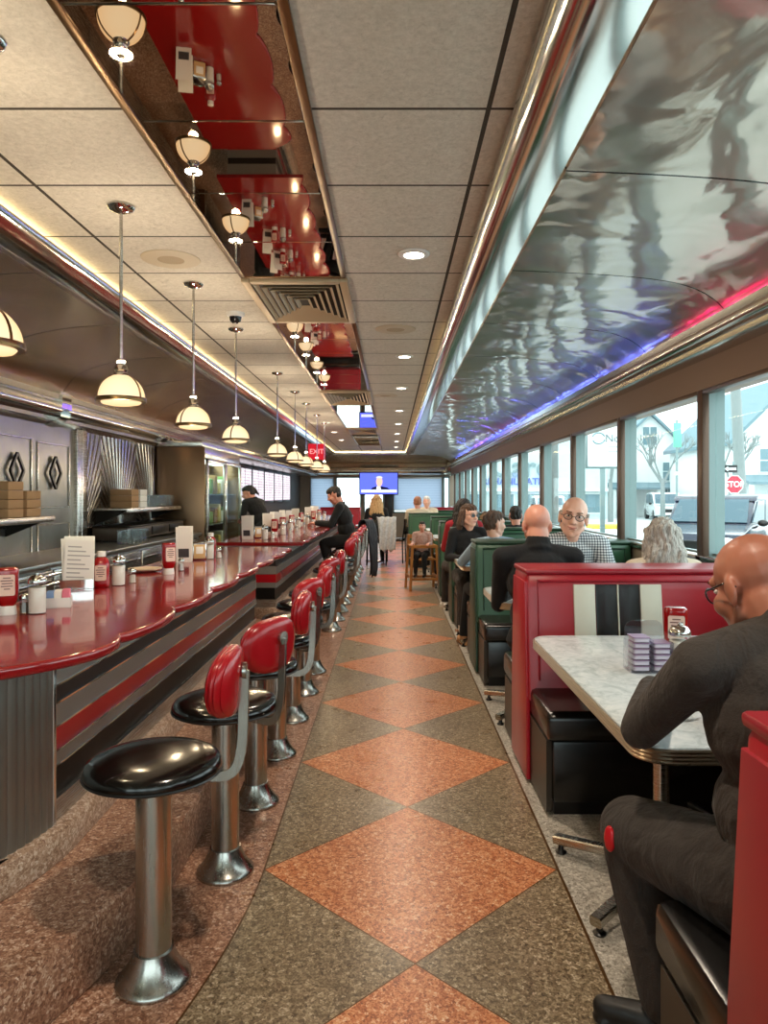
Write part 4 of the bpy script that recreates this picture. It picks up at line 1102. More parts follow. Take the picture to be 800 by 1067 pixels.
def chair(loc, rz, lb):
    r = thing('dining_chair', lb, 'chair', loc, rz, 'dark chairs at the far end')
    for x in (-.19, .19):
        MB().tube([(x, .19, 0), (x * .95, .18, .45)], .013, 8).build('leg', M_DKMETAL, r)
        MB().tube([(x, -.2, 0), (x * .98, -.19, .45), (x * .95, -.25, .88)], .013, 8).build('leg', M_DKMETAL, r)
    MB().box(-.21, .21, -.2, .21, .44, .50, b=.02).build('seat', M_BLACKS, r)
    MB().box(-.19, .19, -.26, -.22, .58, .90, b=.02).build('backrest', M_BLACKS, r); return r
chair((-.30, 14.5, 0), 0, 'dark chair under the blond person at the far end')
chair((.06, 15.0, 0), R(80), 'dark chair right of the blond person at the far end')
ft = thing('round_cafe_table', 'small far table in front of the blond person', 'table', (-.35, 15.25, 0))
MB().lathe([(.0001, .73), (.40, .73), (.41, .74), (.41, .755), (.0001, .757)], n=32).build('tabletop', M_FORM, ft)
MB().lathe([(.0001, 0), (.2, 0), (.2, .02), (.04, .05), (.03, .1), (.03, .73)], n=20).build('pedestal', M_STEEL, ft)
hc = thing('high_chair', 'wooden high chair in the aisle beside the green booths', 'high chair', (.45, 10.75, 0), R(8))
for x in (-.19, .19):
    for y in (-.2, .2):
        MB().bar([(x * 1.12, y * 1.1, 0), (x * .92, y * .85, .66 if y < 0 else .80)], .045, .035, (1, 0, 0)).build('leg', M_HIGHW, hc)
for s_ in (-1, 1):
    MB().bar([(s_ * .185, -.19, .64), (s_ * .185, .2, .64)], .035, .04, (0, 0, 1)).build('arm_rail', M_HIGHW, hc)
    MB().bar([(s_ * .2, -.2, .2), (s_ * .2, .21, .2)], .03, .035, (0, 0, 1)).build('stretcher', M_HIGHW, hc)
    MB().bar([(-.19, s_ * .19, .17), (.19, s_ * .19, .17)], .03, .035, (0, 0, 1)).build('stretcher', M_HIGHW, hc)
MB().box(-.175, .175, -.17, .17, .44, .465, b=.01).build('seat', M_HIGHW, hc)
for z in (.68, .77): MB().bar([(-.18, .185, z), (.18, .185, z)], .02, .06, (0, 0, 1)).build('back_rail', M_HIGHW, hc)
MB().bar([(-.18, -.185, .64), (.18, -.185, .64)], .03, .045, (0, 0, 1)).build('front_rail', M_HIGHW, hc)
# jacket hung on a stool back
def drape(name, label, path, width, mt, loc, rz, wav, cat):
    vs = []; fs = []; n = 15; K = len(path)
    for sgn in (0, 1):
        for i, (x, z) in enumerate(path):
            a = Vector(path[max(0, i - 1)]); b = Vector(path[min(K - 1, i + 1)]); d = (b - a).normalized(); nx, nz = d.y, -d.x
            for j in range(n):
                u = j / (n - 1) - .5; f = wav * sin(j * 1.5 + i * .5) * min(1, abs(i - K * .35) / 4); t = -.012 if sgn else .0
                wd = width * (1 - .22 * min(1, abs(i - K * .35) / (K * .6)))
                vs.append((x + nx * (t + f), u * wd, z + nz * (t + f) + (.03 * sin(j * 1.1) if i in (0, K - 1) else 0)))
    for sgn in (0, 1):
        o_ = sgn * K * n
        for i in range(K - 1):
            for j in range(n - 1):
                fs.append((o_ + i * n + j, o_ + i * n + j + 1, o_ + (i + 1) * n + j + 1, o_ + (i + 1) * n + j))
    o2 = K * n
    for i in range(K - 1):
        for j in (0, n - 1): fs.append((i * n + j, (i + 1) * n + j, o2 + (i + 1) * n + j, o2 + i * n + j))
    for j in range(n - 1):
        for i in (0, K - 1): fs.append((i * n + j, i * n + j + 1, o2 + i * n + j + 1, o2 + i * n + j))
    o = MB().add(vs, fs).build(name, mt, None, loc, rz, ang=180); return tag(o, label, cat)
pth = smooth_pl([(-.07, .68), (-.065, .80), (-.06, .93), (-.03, 1.0), (.03, 1.0), (.06, .93), (.085, .75), (.10, .5), (.11, .28), (.10, .17)], 3)
drape('hung_jacket', 'dark jacket hanging over a far counter stool back', pth, .46, m_cloth('navy_jacket', srgb(20, 22, 28), srgb(48, 54, 64), 120, .6), (-.617 + .24, 11.12, 0), R(-14), .018, 'jacket')
pth = smooth_pl([(-.06, .55), (-.055, .75), (-.04, .90), (-.01, .94), (.03, .94), (.05, .88), (.07, .7), (.09, .45), (.10, .3)], 3)
drape('hung_coat', 'grey and white coat hung over the chair of the blond person', pth, .4, M_STRIPE, (-.10, 14.27, 0), R(-80), .02, 'coat')
# ------------------------------------------------------------------ people
def remesh(mb, voxel, sm=5, disp=None):
    me = bpy.data.meshes.new('tmp'); me.from_pydata([tuple(p) for p in mb.v], [], mb.f)
    bm = bmesh.new(); bm.from_mesh(me); bmesh.ops.recalc_face_normals(bm, faces=bm.faces[:]); bm.to_mesh(me); bm.free()
    o = bpy.data.objects.new('tmp', me); COL.objects.link(o)
    md = o.modifiers.new('r', 'REMESH'); md.mode = 'VOXEL'; md.voxel_size = voxel; md.use_smooth_shade = True
    ms = o.modifiers.new('s', 'SMOOTH'); ms.factor = .5; ms.iterations = sm
    dg = bpy.context.evaluated_depsgraph_get(); dg.update()
    out = bpy.data.meshes.new_from_object(o.evaluated_get(dg))
    bpy.data.objects.remove(o); bpy.data.meshes.remove(me)
    if disp:
        for v in out.vertices: v.co = disp(v.co.copy(), v.normal.copy())
    for p in out.polygons: p.use_smooth = True
    return out
r_H = []
def V(*a): return Vector(a)
def head_prims(m, H):
    m.ell((0, -.014, .034), (.077, .098, .085), H); m.ell((0, .026, -.028), (.063, .068, .086), H)
    m.ell((0, .040, -.083), (.046, .044, .036), H); m.ell((0, .064, -.101), (.023, .021, .018), H)
    m.cap((-.034, .074, .03), .0165, (.034, .074, .03), .0165, H)
    m.cap((0, .088, .016), .0095, (0, .110, -.027), .0135, H)
    for s in (-1, 1):
        m.ell((s * .013, .096, -.031), (.0105, .012, .009), H); m.ell((s * .041, .056, -.028), (.026, .03, .03), H)
        m.ell((s * .080, -.010, -.010), (.010, .023, .034), H, Matrix.Rotation(s * R(18), 4, 'Z'))
        m.ell((s * .082, -.010, -.034), (.009, .012, .014), H)
        m.cap((s * .058, .0, -.06), .018, (s * .030, .05, -.092), .018, H)
    m.cap((-.018, .086, -.058), .0075, (.018, .086, -.058), .0075, H); m.cap((-.014, .084, -.070), .0085, (.014, .084, -.070), .0085, H)
def hand_prims(m, wrist, d, n, side, curl, k=1.0):
    """palm + four unequal bent fingers + thumb leaving the side of the palm near its base"""
    d = d.normalized(); n = (n - d * n.dot(d)).normalized(); u = d.cross(n) * side
    for s in (-.024, -.008, .008, .024): m.cap(wrist + u * s * .75 * k, .0145 * k, wrist + d * .082 * k + u * s * k, .0125 * k, n=10)
    for i, (s, L) in enumerate(((.030, .92), (.010, 1.0), (-.010, .95), (-.029, .76))):
        p = wrist + d * .085 * k + u * s * k; a = 0.0
        for j, (l, r0, r1) in enumerate(((.044, .0098, .009), (.027, .009, .0082), (.022, .0082, .007))):
            a += curl * (1 + .12 * i) * (.6 if j == 0 else .9)
            q = p + (d * cos(a) + n * sin(a) + u * s * .9) * l * L * k
            m.cap(p, r0 * k, q, r1 * k, n=9); p = q
    p = wrist + d * .022 * k + u * .03 * k
    for (f, g, h, l, r0, r1) in ((.62, .70, .30, .044, .014, .0115), (.85, .35, .45, .034, .0112, .0098), (.9, .1, .5, .026, .0098, .0078)):
        q = p + (d * f + u * g + n * h).normalized() * l * k; m.cap(p, r0 * k, q, r1 * k, n=9); p = q
def person(label, loc, rz=0, scale=1.0, lean=6, bend=0, hp=0, hy=0, hr=0, arms=None, legs=None, shirt=None, pants=None, shoe=None, skin=None,
           hair=None, hairm=None, vox=.009, bulk=1.0, tl=.53, neck=.145, sw=.185, glasses=None, face=False, hoff=(0, 0, 0), collar=True, sleeve=1.0, brow=None, nk=1.0, po=.012, ch=0.0, hs=1.0, sd=.055):
    r = thing('person', label, 'person', loc, rz); r.scale = (scale,) * 3
    P = V(0, 0, .095); a = R(lean); N = P + V(0, sin(a), cos(a)) * tl; up = (N - P).normalized()
    C = P + up * tl * .62; B = P + up * tl * .28
    hd = V(sin(R(hr)) * .3, sin(R(lean + bend + hp * .55)), cos(R(lean + bend + hp * .55))).normalized()
    Hc = N + hd * neck + V(*hoff)
    H = Matrix.Translation(Hc) @ Matrix.Rotation(R(hy), 4, 'Z') @ Matrix.Rotation(-R(hp), 4, 'X') @ Matrix.Rotation(R(hr), 4, 'Y') @ Matrix.Scale(hs, 4)
    tilt = Matrix.Rotation(-a, 4, 'X'); r_H.append(H)
    S = {-1: N + V(-sw, -.005, -sd), 1: N + V(sw, -.005, -sd)}
    arms = arms or {}; legs = legs or {}
    A = {}
    for s in (-1, 1):
        e, w_, d, n = arms.get(s, (V(s * .23, .12, .30), V(s * .12, .33, .31), V(-s * .4, .8, -.1), V(0, 0, -1)))
        A[s] = (V(*e), V(*w_), V(*d), V(*n))
    G = {}
    for s in (-1, 1):
        k, an, toe = legs.get(s, (V(s * .10, .42, .075), V(s * .11, .44, -.365), V(0, 1, 0)))
        G[s] = (V(*k), V(*an), V(*toe).normalized())
    def torso(m, o):
        b = bulk
        m.ell(P + V(0, -.005, .02), (.168 * b + o, .118 * b + o, .115 + o), None, tilt); m.ell(B + V(0, .012, .0), (.15 * b + o, .112 * b + o, .14 + o), None, tilt)
        m.ell(C + V(0, .0, 0), (.165 * b + o, .112 * b + o, .16 + o), None, tilt); m.ell(C + up * .09, (.17 + o, .095 * b + o, .10 + o), None, tilt)
        for s in (-1, 1): m.cap(N + V(s * .05, -.012, -.028), .052 + o, S[s], .058 + o)
    def arm(m, o, frac=1.0):
        for s in (-1, 1):
            e, w_, d, n = A[s]
            m.cap(S[s], .054 + o, S[s].lerp(e, .5), .047 + o); m.cap(S[s].lerp(e, .5), .047 + o, e, .039 + o); m.cap(e, .039 + o, e.lerp(w_, frac * .45), .036 + o); m.cap(e.lerp(w_, frac * .45), .036 + o, e.lerp(w_, frac), .0265 + o)
    def leg(m, o, frac=1.0):
        for s in (-1, 1):
            k, an, toe = G[s]; hip = V(s * .09, .0, .095)
            m.cap(hip, .090 + o, hip.lerp(k, .55), .076 + o); m.cap(hip.lerp(k, .55), .076 + o, k, .058 + o); m.cap(k, .057 + o, k.lerp(an, .35), .053 + o); m.cap(k.lerp(an, .35), .053 + o, k.lerp(an, frac), .036 + o)
    m = MB(); torso(m, -.006); arm(m, -.004); leg(m, -.004)
    m.cap(N + V(0, -.012, -.03), .058 * nk, Hc + H.to_3x3() @ V(0, -.032, -.05), .054 * nk); m.cap(N + V(0, .0, -.03), .05 * nk, Hc + H.to_3x3() @ V(0, .012, -.078), .04 * nk); head_prims(m, H)
    for s in (-1, 1):
        e, w_, d, n = A[s]; hand_prims(m, w_, d, n, s, .45)
        k, an, toe = G[s]; m.cap(an, .034, an + V(0, 0, -.045), .034); m.cap(an + V(0, 0, -.05) - toe * .03, .03, an + V(0, 0, -.055) + toe * .13, .026)
    body = link('body', remesh(m, vox, 4), r); body.data.materials.append(skin)
    if shirt:
        m = MB(); torso(m, .008); arm(m, .009, sleeve)
        if collar: 
            ring = [N + tilt @ V(.066 * nk * cos(2 * PI * i / 20), .064 * nk * sin(2 * PI * i / 20) - .008, -.012 + .014 * -sin(2 * PI * i / 20)) for i in range(20)]
            m.tube(ring, .013, 8, closed=True)
            if ch: m.cap(N + V(0, -.010, -.03), .072 * nk, N + V(0, -.008, -.01) + up * ch, .068 * nk)
        sh = link('shirt', remesh(m, max(vox, .008), 5), r); sh.data.materials.append(shirt)
    if pants:
        m = MB(); leg(m, po, .98); m.ell(P + V(0, -.005, .005), (.172 * bulk + .012, .122 * bulk + .012, .1))
        tr = link('trousers', remesh(m, max(vox, .009), 5), r); tr.data.materials.append(pants)
    if shoe:
        for s in (-1, 1):
            k, an, toe = G[s]; m = MB(); b = an + V(0, 0, -.058)
            m.cap(b - toe * .045, .036, b + toe * .06, .036); m.cap(b + toe * .05, .036, b + toe * .155, .028); m.cap(an + V(0, 0, .0), .045, b, .040)
            sl_ = V(0, 0, -.02)
            for t_ in range(5): m.ell(b + toe * (-.05 + .05 * t_) + V(0, 0, -.03), (.036, .036, .012))
            o = link('shoe', remesh(m, .009, 3), r); o.data.materials.append(shoe)
    if hair:
        m = MB(); hair(m, H, N)
        def dsp(co, no):
            return co + no * (.006 * sin(co.x * 130 + 3 * sin(co.z * 26)) * cos(co.y * 110 + co.z * 14))
        o = link('hair', remesh(m, max(vox * .8, .007), 3, dsp), r); o.data.materials.append(hairm)
    if face:
        for s in (-1, 1):
            e = MB().ell((s * .0315, .0735, .0085), (.0135, .0110, .0062), H).build('eye', M_EYE, r)
            MB().ell((s * .0315, .0828, .0085), (.0056, .003, .0054), H).build('iris', M_IRIS, e)
            MB().cap((s * .018, .0945, .030), .0035, (s * .046, .083, .033), .003, H).build('eyebrow', brow or M_STUB, r)
        m = MB(); m.cap((-.024, .0865, -.0565), .0032, (0, .0935, -.0610), .0046, H); m.cap((0, .0935, -.0610), .0046, (.024, .0865, -.0565), .0032, H); m.cap((-.013, .0885, -.0675), .0046, (.013, .0885, -.0675), .0046, H)
        m.build('lips', M_LIP, r)
    if glasses:
        g = MB()
        for s in (-1, 1):
            g.tube([H @ V(s * .034 + .024 * cos(2 * PI * i / 20), .101 - .012 * abs(cos(2 * PI * i / 20)) * (1 if s * cos(2 * PI * i / 20) > 0 else 0), .004 + .018 * sin(2 * PI * i / 20)) for i in range(20)], .0022, 6, closed=True)
            g.tube([H @ V(*q) for q in ((s * .058, .09, .008), (s * .074, .07, .010), (s * .083, .0, .010), (s * .082, -.03, -.006))], .0022, 6)
        g.tube([H @ V(*q) for q in ((-.010, .102, .006), (0, .106, .008), (.010, .102, .006))], .002, 6)
        g.build('glasses', M_BLACKP, r)
        go = r.children[-1] if False else None
        for s in (-1, 1): MB().prism([(s * .034 + .0225 * cos(2 * PI * i / 16), .004 + .0165 * sin(2 * PI * i / 16)) for i in range(16)], 'y', .0975, .0985, H).build('lens', glasses, r)
    return r
# hair shapes
def cap_hair(m, H, N): m.ell((0, .012, .078), (.070, .076, .047), H); m.ell((0, -.026, .046), (.083, .096, .083), H); m.ell((0, -.05, .0), (.078, .066, .075), H)
def short_hair(m, H, N): m.ell((0, .012, .076), (.070, .078, .048), H); m.ell((0, -.022, .044), (.081, .10, .082), H); m.ell((0, -.048, -.004), (.077, .062, .062), H)
def long_hair(m, H, N):
    cap_hair(m, H, N)
    for i in range(9):
        t = -1 + 2 * i / 8; x = .088 * sin(t * 1.45); y = -.075 * cos(t * 1.45) - .005
        top = H @ V(x * .9, y, .03); mid = H @ V(x * 1.15, y - .015, -.09); bot = N + V(x * 1.55, -.055 - .05 * cos(t * 1.4), -.09 - .03 * (i % 3))
        m.cap(top, .032, mid, .034); m.cap(mid, .034, bot, .02)
def wavy_long(m, H, N):
    cap_hair(m, H, N)
    for i in range(13):
        t = -1 + 2 * i / 12; pr = None
        for k in range(8):
            f = k / 7; x = (.086 + .065 * f) * sin(t * 1.5) + .010 * sin(k * 2.1 + i * 1.7); y = -(.075 + .025 * f) * cos(t * 1.45) + .01 * cos(k * 1.8 + i)
            q = (H @ V(x, y, .04)).lerp(N + V(x, y - .03, -.13 - .03 * (i % 3)), f); rr = .027 - .012 * f
            if pr is not None: m.cap(pr[0], pr[1], q, rr)
            pr = (q, rr)
def bun_hair(m, H, N):
    cap_hair(m, H, N); m.ell((0, -.10, .055), (.045, .04, .05), H); m.ell((.02, -.115, .02), (.032, .032, .04), H); m.ell((-.02, -.10, .085), (.03, .03, .03), H)
def pony_hair(m, H, N): cap_hair(m, H, N); m.cap(H @ V(0, -.11, .03), .03, H @ V(0, -.14, -.07), .018)
LENS = glass('clear_lens', (.95, .96, .97), .3); SUNL = mat('dark_lens', (.012, .010, .010), .08)
GREEN_T = R(0)
# 1 the near diner
p1 = person('bald man in dark grey sweater and glasses eating at the nearest table', (.885, 1.555, .462), 0, 1.0, lean=7, bend=10, hp=22, hy=20, hoff=(-.045, .01, -.03), tl=.55, neck=.13, sd=.085, ch=.012, nk=1.22, po=.03,
       arms={-1: ((-.275, .235, .36), (-.165, .47, .40), (.5, .75, .05), (.4, 0, -1)), 1: ((.27, .22, .34), (.12, .48, .38), (-.4, .85, .05), (-.2, 0, -1))},
       legs={-1: ((-.243, .385, .045), (-.185, .31, -.355), (-.92, .4, 0)), 1: ((.10, .44, .08), (.12, .48, -.355), (0, 1, 0))},
       shirt=M_DKGREY, pants=M_JEANS, shoe=M_SHOE, skin=M_SKINT, vox=.0062, bulk=1.16, sw=.20, glasses=LENS, face=True)
m = MB().ell((-.320, .336, .045), (.010, .017, .034), None, Matrix.Rotation(R(35), 4, 'Z')); m.build('knee_patch', M_RED, p1)
m = MB().bar([(-.155, .235, .178), (-.10, .10, .165)], .014, .012); m.build('pocket_opening', M_BLACKP, p1)
# 2, 3, 4 at the second table
person('bald man in black jacket seen from behind over the red booth', (.86, 4.20, .466), 0, 1.0, lean=10, bend=4, hp=6, hy=4, nk=1.12, ch=.035, legs={-1: ((-.03, .42, .075), (-.02, .44, -.365), (0, 1, 0))},
       arms={-1: ((-.215, .20, .27), (-.10, .40, .33), (.5, .8, 0), (0, 0, -1)), 1: ((.25, .18, .30), (.12, .42, .33), (-.5, .8, 0), (0, 0, -1))},
       shirt=M_BLACKC, pants=M_BLACKC, shoe=M_SHOE, skin=M_SKINL, vox=.008, bulk=1.12, sw=.205)
person('smiling man in glasses and checked shirt facing the camera', (1.29, 5.42, .466), PI, 1.10, lean=20, bend=-8, hp=2, hy=-14, hr=-9, tl=.51, neck=.132, hs=1.08, nk=1.04,
       arms={-1: ((-.25, .25, .29), (-.10, .44, .29), (.5, .8, 0), (0, 0, -1)), 1: ((.25, .25, .29), (.10, .44, .29), (-.5, .8, 0), (0, 0, -1))},
       shirt=M_CHECK, pants=M_JEANS, shoe=M_SHOE, skin=M_SKINF, vox=.0062, bulk=1.05, glasses=LENS, face=True, hair=lambda m, H, N: [m.cap((s * .072, .0, .022), .015, (s * .066, -.06, .0), .024, H) for s in (-1, 1)] + [m.cap((-.06, -.07, -.01), .026, (.06, -.07, -.01), .026, H)], hairm=M_HGREY)
person('person with long wavy grey hair seen from behind by the window', (1.585, 4.19, .466), 0, .93, lean=8, hp=4, hy=-8, tl=.50, shirt=M_CREAMC, pants=M_JEANS, shoe=M_SHOE, skin=M_SKINF,
       hair=wavy_long, hairm=M_HGREY, vox=.009)
# 5, 6 at the third table
p5 = person('young woman in denim shirt with hair clipped up, in profile', (.91, 6.35, .466), 0, .93, lean=8, hp=4, hy=-68, tl=.49,
       arms={-1: ((-.30, .22, .35), (-.15, .42, .36), (.6, .7, .1), (0, 0, -1)), 1: ((.22, .22, .35), (.08, .44, .37), (-.5, .8, 0), (0, 0, -1))},
       legs={-1: ((-.20, .42, .07), (-.26, .46, -.40), (-.2, 1, 0)), 1: ((.10, .42, .07), (.11, .44, -.40), (0, 1, 0))},
       shirt=M_DENIM, pants=M_BLACKC, shoe=M_BOOT, skin=M_SKINF, hair=bun_hair, hairm=M_HBROWN, vox=.008, face=True, sw=.165)
cl = MB()
for k in range(5): cl.bar([r_H[-1] @ V(-.02 + .010 * k, -.118, .09), r_H[-1] @ V(-.02 + .010 * k, -.150, .065), r_H[-1] @ V(-.02 + .010 * k, -.150, .035)], .006, .005, (0, -1, 0))
cl.build('hair_clip', M_CARD, p5)
person('woman with long brown hair and sunglasses facing the camera', (.80, 7.60, .466), PI, .95, lean=8, hp=2, hy=36, tl=.52, shirt=M_BLACKC, pants=M_JEANS, shoe=M_SNEAK, skin=M_SKINF,
       hair=long_hair, hairm=M_HBROWN, vox=.009, face=True, glasses=SUNL, sw=.165)
person('person with black hair and red top seen from behind, farther along', (.85, 8.50, .466), 0, .98, lean=6, tl=.54, shirt=M_REDC, pants=M_JEANS, shoe=M_SNEAK, skin=M_SKINL,
       legs={-1: ((-.18, .42, .07), (-.20, .46, -.385), (-.2, 1, 0))}, hair=long_hair, hairm=M_HDARK, vox=.011, sw=.165)
person('dark-haired person in black facing the camera beyond the red top', (.93, 9.62, .466), PI, .98, lean=4, shirt=M_BLACKC, pants=M_JEANS, shoe=M_SHOE, skin=M_SKINL, hair=long_hair, hairm=M_HDARK, vox=.011, face=True, sw=.165)
person('short dark-haired person in black by the window, seen from behind', (1.46, 8.52, .466), 0, .90, lean=8, shirt=M_BLACKC, pants=M_JEANS, shoe=M_SHOE, skin=M_SKINL, hair=short_hair, hairm=M_HDARK, vox=.011)
# child in the high chair
person('small child in patterned top sitting in the wooden high chair', (.455, 10.77, .467), PI - R(12), .60, lean=4, shirt=M_PATTERN, pants=M_BLACKC, shoe=M_SHOE, skin=M_SKINL, hair=short_hair, hairm=M_HDARK, vox=.013, face=True,
       arms={-1: ((-.22, .10, .33), (-.20, .30, .36), (0, .9, 0), (0, 0, -1)), 1: ((.22, .10, .33), (.20, .30, .36), (0, .9, 0), (0, 0, -1))},
       legs={-1: ((-.10, .34, .06), (-.11, .36, -.34), (0, 1, 0)), 1: ((.10, .34, .06), (.11, .36, -.34), (0, 1, 0))})
person('person in cream top with reddish hair at the farthest green booth', (.53, 14.92, .466), 0, 1.0, lean=4, shirt=M_CREAMC, pants=M_JEANS, shoe=M_SHOE, skin=M_SKINL, hair=short_hair, hairm=mat('auburn_hair', srgb(170, 110, 80), .6), vox=.013)
person('white-haired person at the farthest green booth', (.78, 16.22, .466), PI, 1.0, lean=4, shirt=M_CREAMC, pants=M_JEANS, shoe=M_SHOE, skin=M_SKINF, hair=cap_hair, hairm=M_HWHITE, vox=.013)
person('blond person seen from behind on a dark chair at the far end', (-.30, 14.5, .502), 0, 1.0, lean=8, shirt=M_BLACKC, pants=M_JEANS, shoe=M_SHOE, skin=M_SKINF, hair=long_hair, hairm=M_HBLOND, vox=.013, sw=.165)
# server standing behind the far counter and the man on the stool
person('server in black standing behind the far counter, looking down', (-1.72, 9.9, .86), PI / 2 - R(35), .85, lean=30, bend=6, hp=22, hy=40, shirt=M_BLACKC, pants=M_BLACKC, shoe=M_SHOE, skin=M_SKINL, hair=pony_hair, hairm=M_HDARK, vox=.011, face=True, sw=.165,
       arms={-1: ((-.24, .24, .30), (-.10, .42, .24), (.4, .8, -.2), (0, 0, -1)), 1: ((.24, .24, .30), (.10, .42, .24), (-.4, .8, -.2), (0, 0, -1))},
       legs={-1: ((-.10, .02, -.34), (-.10, -.02, -.745), (0, 1, 0)), 1: ((.10, .02, -.34), (.10, -.02, -.745), (0, 1, 0))})
person('dark-haired man in black sitting on a stool at the far counter', (-.60, 10.515, .662), PI / 2, 1.0, lean=16, bend=4, hp=26, hy=6, shirt=M_BLACKC, pants=M_BLACKC, shoe=M_SHOE, skin=M_SKINL, hair=short_hair, hairm=M_HDARK, vox=.010, face=True, bulk=1.08,
       arms={-1: ((-.25, .26, .30), (-.13, .47, .325), (.4, .8, 0), (0, 0, -1)), 1: ((.25, .26, .30), (.13, .47, .325), (-.4, .8, 0), (0, 0, -1))},
       legs={-1: ((-.12, .37, .03), (-.12, .26, -.39), (0, 1, 0)), 1: ((.12, .37, .03), (.12, .26, -.39), (0, 1, 0))})
# ------------------------------------------------------------------ outside the windows
GZ = -.2
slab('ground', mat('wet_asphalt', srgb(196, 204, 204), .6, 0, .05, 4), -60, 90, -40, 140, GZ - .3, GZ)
o = MB().box(9.3, 11.2, 33.5, 35.0, GZ, GZ + .18, b=.03).build('yellow_kerb', mat('yellow_paint', srgb(206, 182, 70), .6)); tag(o, 'yellow painted kerb beyond the checked shirt man', 'kerb')
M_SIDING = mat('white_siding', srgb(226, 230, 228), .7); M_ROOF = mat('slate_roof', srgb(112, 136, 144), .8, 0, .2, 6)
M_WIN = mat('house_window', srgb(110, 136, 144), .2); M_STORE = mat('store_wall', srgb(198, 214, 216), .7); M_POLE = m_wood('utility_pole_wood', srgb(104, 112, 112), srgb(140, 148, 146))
def house(label, x, y, w, d, h, rh, porch=True):
    r = thing('house', label, 'house', (x, y, GZ), 0, 'houses across the street')
    MB().box(-w / 2, w / 2, 0, d, 0, h).prism([(-w / 2, h), (w / 2, h), (0, h + rh)], 'y', 0, d).build('wall', M_SIDING, r)
    m = MB()
    for s in (-1, 1):
        a = Vector((s * (w / 2 + .35), h - .35 * rh / (w / 2))); b = Vector((0, h + rh))
        m.prism([tuple(a), tuple(b), (b.x, b.y + .22), (a.x, a.y + .22)], 'y', -.4, d + .3)
    m.build('roof', M_ROOF, r)
    for wx, wz in ((-w * .22, h * .62), (w * .22, h * .62), (0, h + rh * .3), (w * .2, h * .18)):
        f = MB().box(wx - .55, wx + .55, -.06, .02, wz - .1, wz + 1.35, b=.02).build('window', M_SIDING, r)
        m = MB()
        for i in (-1, 1):
            for j in (0, 1): m.box(wx + (-.48 if i < 0 else .03), wx + (-.03 if i < 0 else .48), -.075, -.055, wz - .02 + .66 * j, wz + .58 + .66 * j)
        m.build('pane', M_WIN, f)
    if porch:
        MB().prism([(-1.9, h * .46), (0, h * .55), (0, h * .58), (-1.9, h * .49)], 'x', -w / 2, w / 2).build('porch_roof', M_ROOF, r)
        for px in (-w / 2 + .2, 0, w / 2 - .2): MB().box(px - .1, px + .1, -1.8, -1.6, 0, h * .48).build('post', M_SIDING, r)
house('white gabled house far right beyond the parked cars', 22.2, 40, 7.0, 9, 4.6, 3.4)
house('pale house left of the utility pole across the street', 18.2, 51.5, 6.4, 9, 4.2, 3.0); house('pale house partly behind the bronze mullion', 20.5, 64, 6.5, 9, 4.4, 3.2); house('farthest pale house left in the row', 29.5, 52, 7, 9, 4.6, 3.3)
st_ = thing('store_building', 'pale store building with grey sign lettering on its fascia', 'building', (9.2, 48, GZ))
MB().box(-5.2, 5.0, 0, 14, 0, 5.6).build('wall', M_STORE, st_); MB().box(-5.5, 5.3, -.5, 14.3, 5.6, 6.2).build('parapet', M_SIDING, st_)
MB().box(-5.2, 5.0, -.5, 0, 1.78, 1.98).build('canopy', M_SIDING, st_)
for k in range(5):
    f = MB().box(-4.6 + 1.9 * k, -3.0 + 1.9 * k, -.08, .02, .3, 1.7).build('window', M_SIDING, st_); MB().box(-4.5 + 1.9 * k, -3.1 + 1.9 * k, -.1, -.07, .4, 1.6).build('pane', M_WIN, f)
text_mesh('sign_letters', 'Care', 1.95, mat('sign_grey', srgb(128, 150, 154), .6), st_, Matrix.Translation((-.75, -.1, 3.35)) @ FACE_CAM, .04, bold=.02)
text_mesh('sign_letters', 'REHABILITATION', .62, mat('sign_blue', srgb(90, 110, 176), .6), st_, Matrix.Translation((-.85, -.1, 2.42)) @ FACE_CAM, .03, bold=.01)
def pole(label, x, y, h, rad, lean=0, arms=True):
    r = thing('utility_pole', label, 'utility pole', (x, y, GZ), 0, 'utility poles outside')
    MB().cap((0, 0, 0), rad, (lean, 0, h), rad * .7).build('post', M_POLE, r)
    if arms:
        MB().box(lean - 1.2, lean + 1.2, -.08, .08, h - 1.0, h - .85).build('crossarm', M_POLE, r)
        for k in (-1, 0, 1): MB().lathe([(.05, 0), (.07, .1), (.04, .2), (.0001, .22)], n=10, c=(lean + k, 0, h - .85)).build('insulator', M_SIDING, r)
pole('leaning wooden utility pole behind the stop sign', 16.35, 34, 14, .27, -.7); pole('utility pole right of the white roadside board', 6.85, 21.5, 9.5, .15, 0, False); pole('slim utility pole between the second pair of mullions', 4.7, 21, 9, .11, 0)
sg = thing('roadside_sign', 'white roadside board with grey ring emblem on a post', 'sign', (5.98, 20, GZ - .2))
MB().box(-.62, .62, -.08, .08, 2.55, 3.75, b=.03).build('panel', mat('sign_face', srgb(240, 246, 246), .4), sg); MB().box(-.66, .66, -.05, .1, 2.5, 3.8, b=.03).build('frame', M_FRAMEX, sg)
for x in (-.2, .35): MB().box(x - .06, x + .06, -.04, .06, 0, 2.5).build('post', M_FRAMEX, sg)
MB().tube([(-.33 + .17 * cos(R(a)), -.09, 3.33 + .15 * sin(R(a))) for a in range(20, 165, 12)], .02, 6).tube([(-.33 + .17 * cos(R(a)), -.09, 3.33 + .15 * sin(R(a))) for a in range(200, 345, 12)], .02, 6).build('ring_emblem', mat('emblem_teal', srgb(120, 150, 156), .5), sg)
text_mesh('lettering', 'Nou', .3, mat('letter_grey', srgb(110, 124, 128), .6), sg, Matrix.Translation((.12, -.09, 3.32)) @ FACE_CAM, .01)
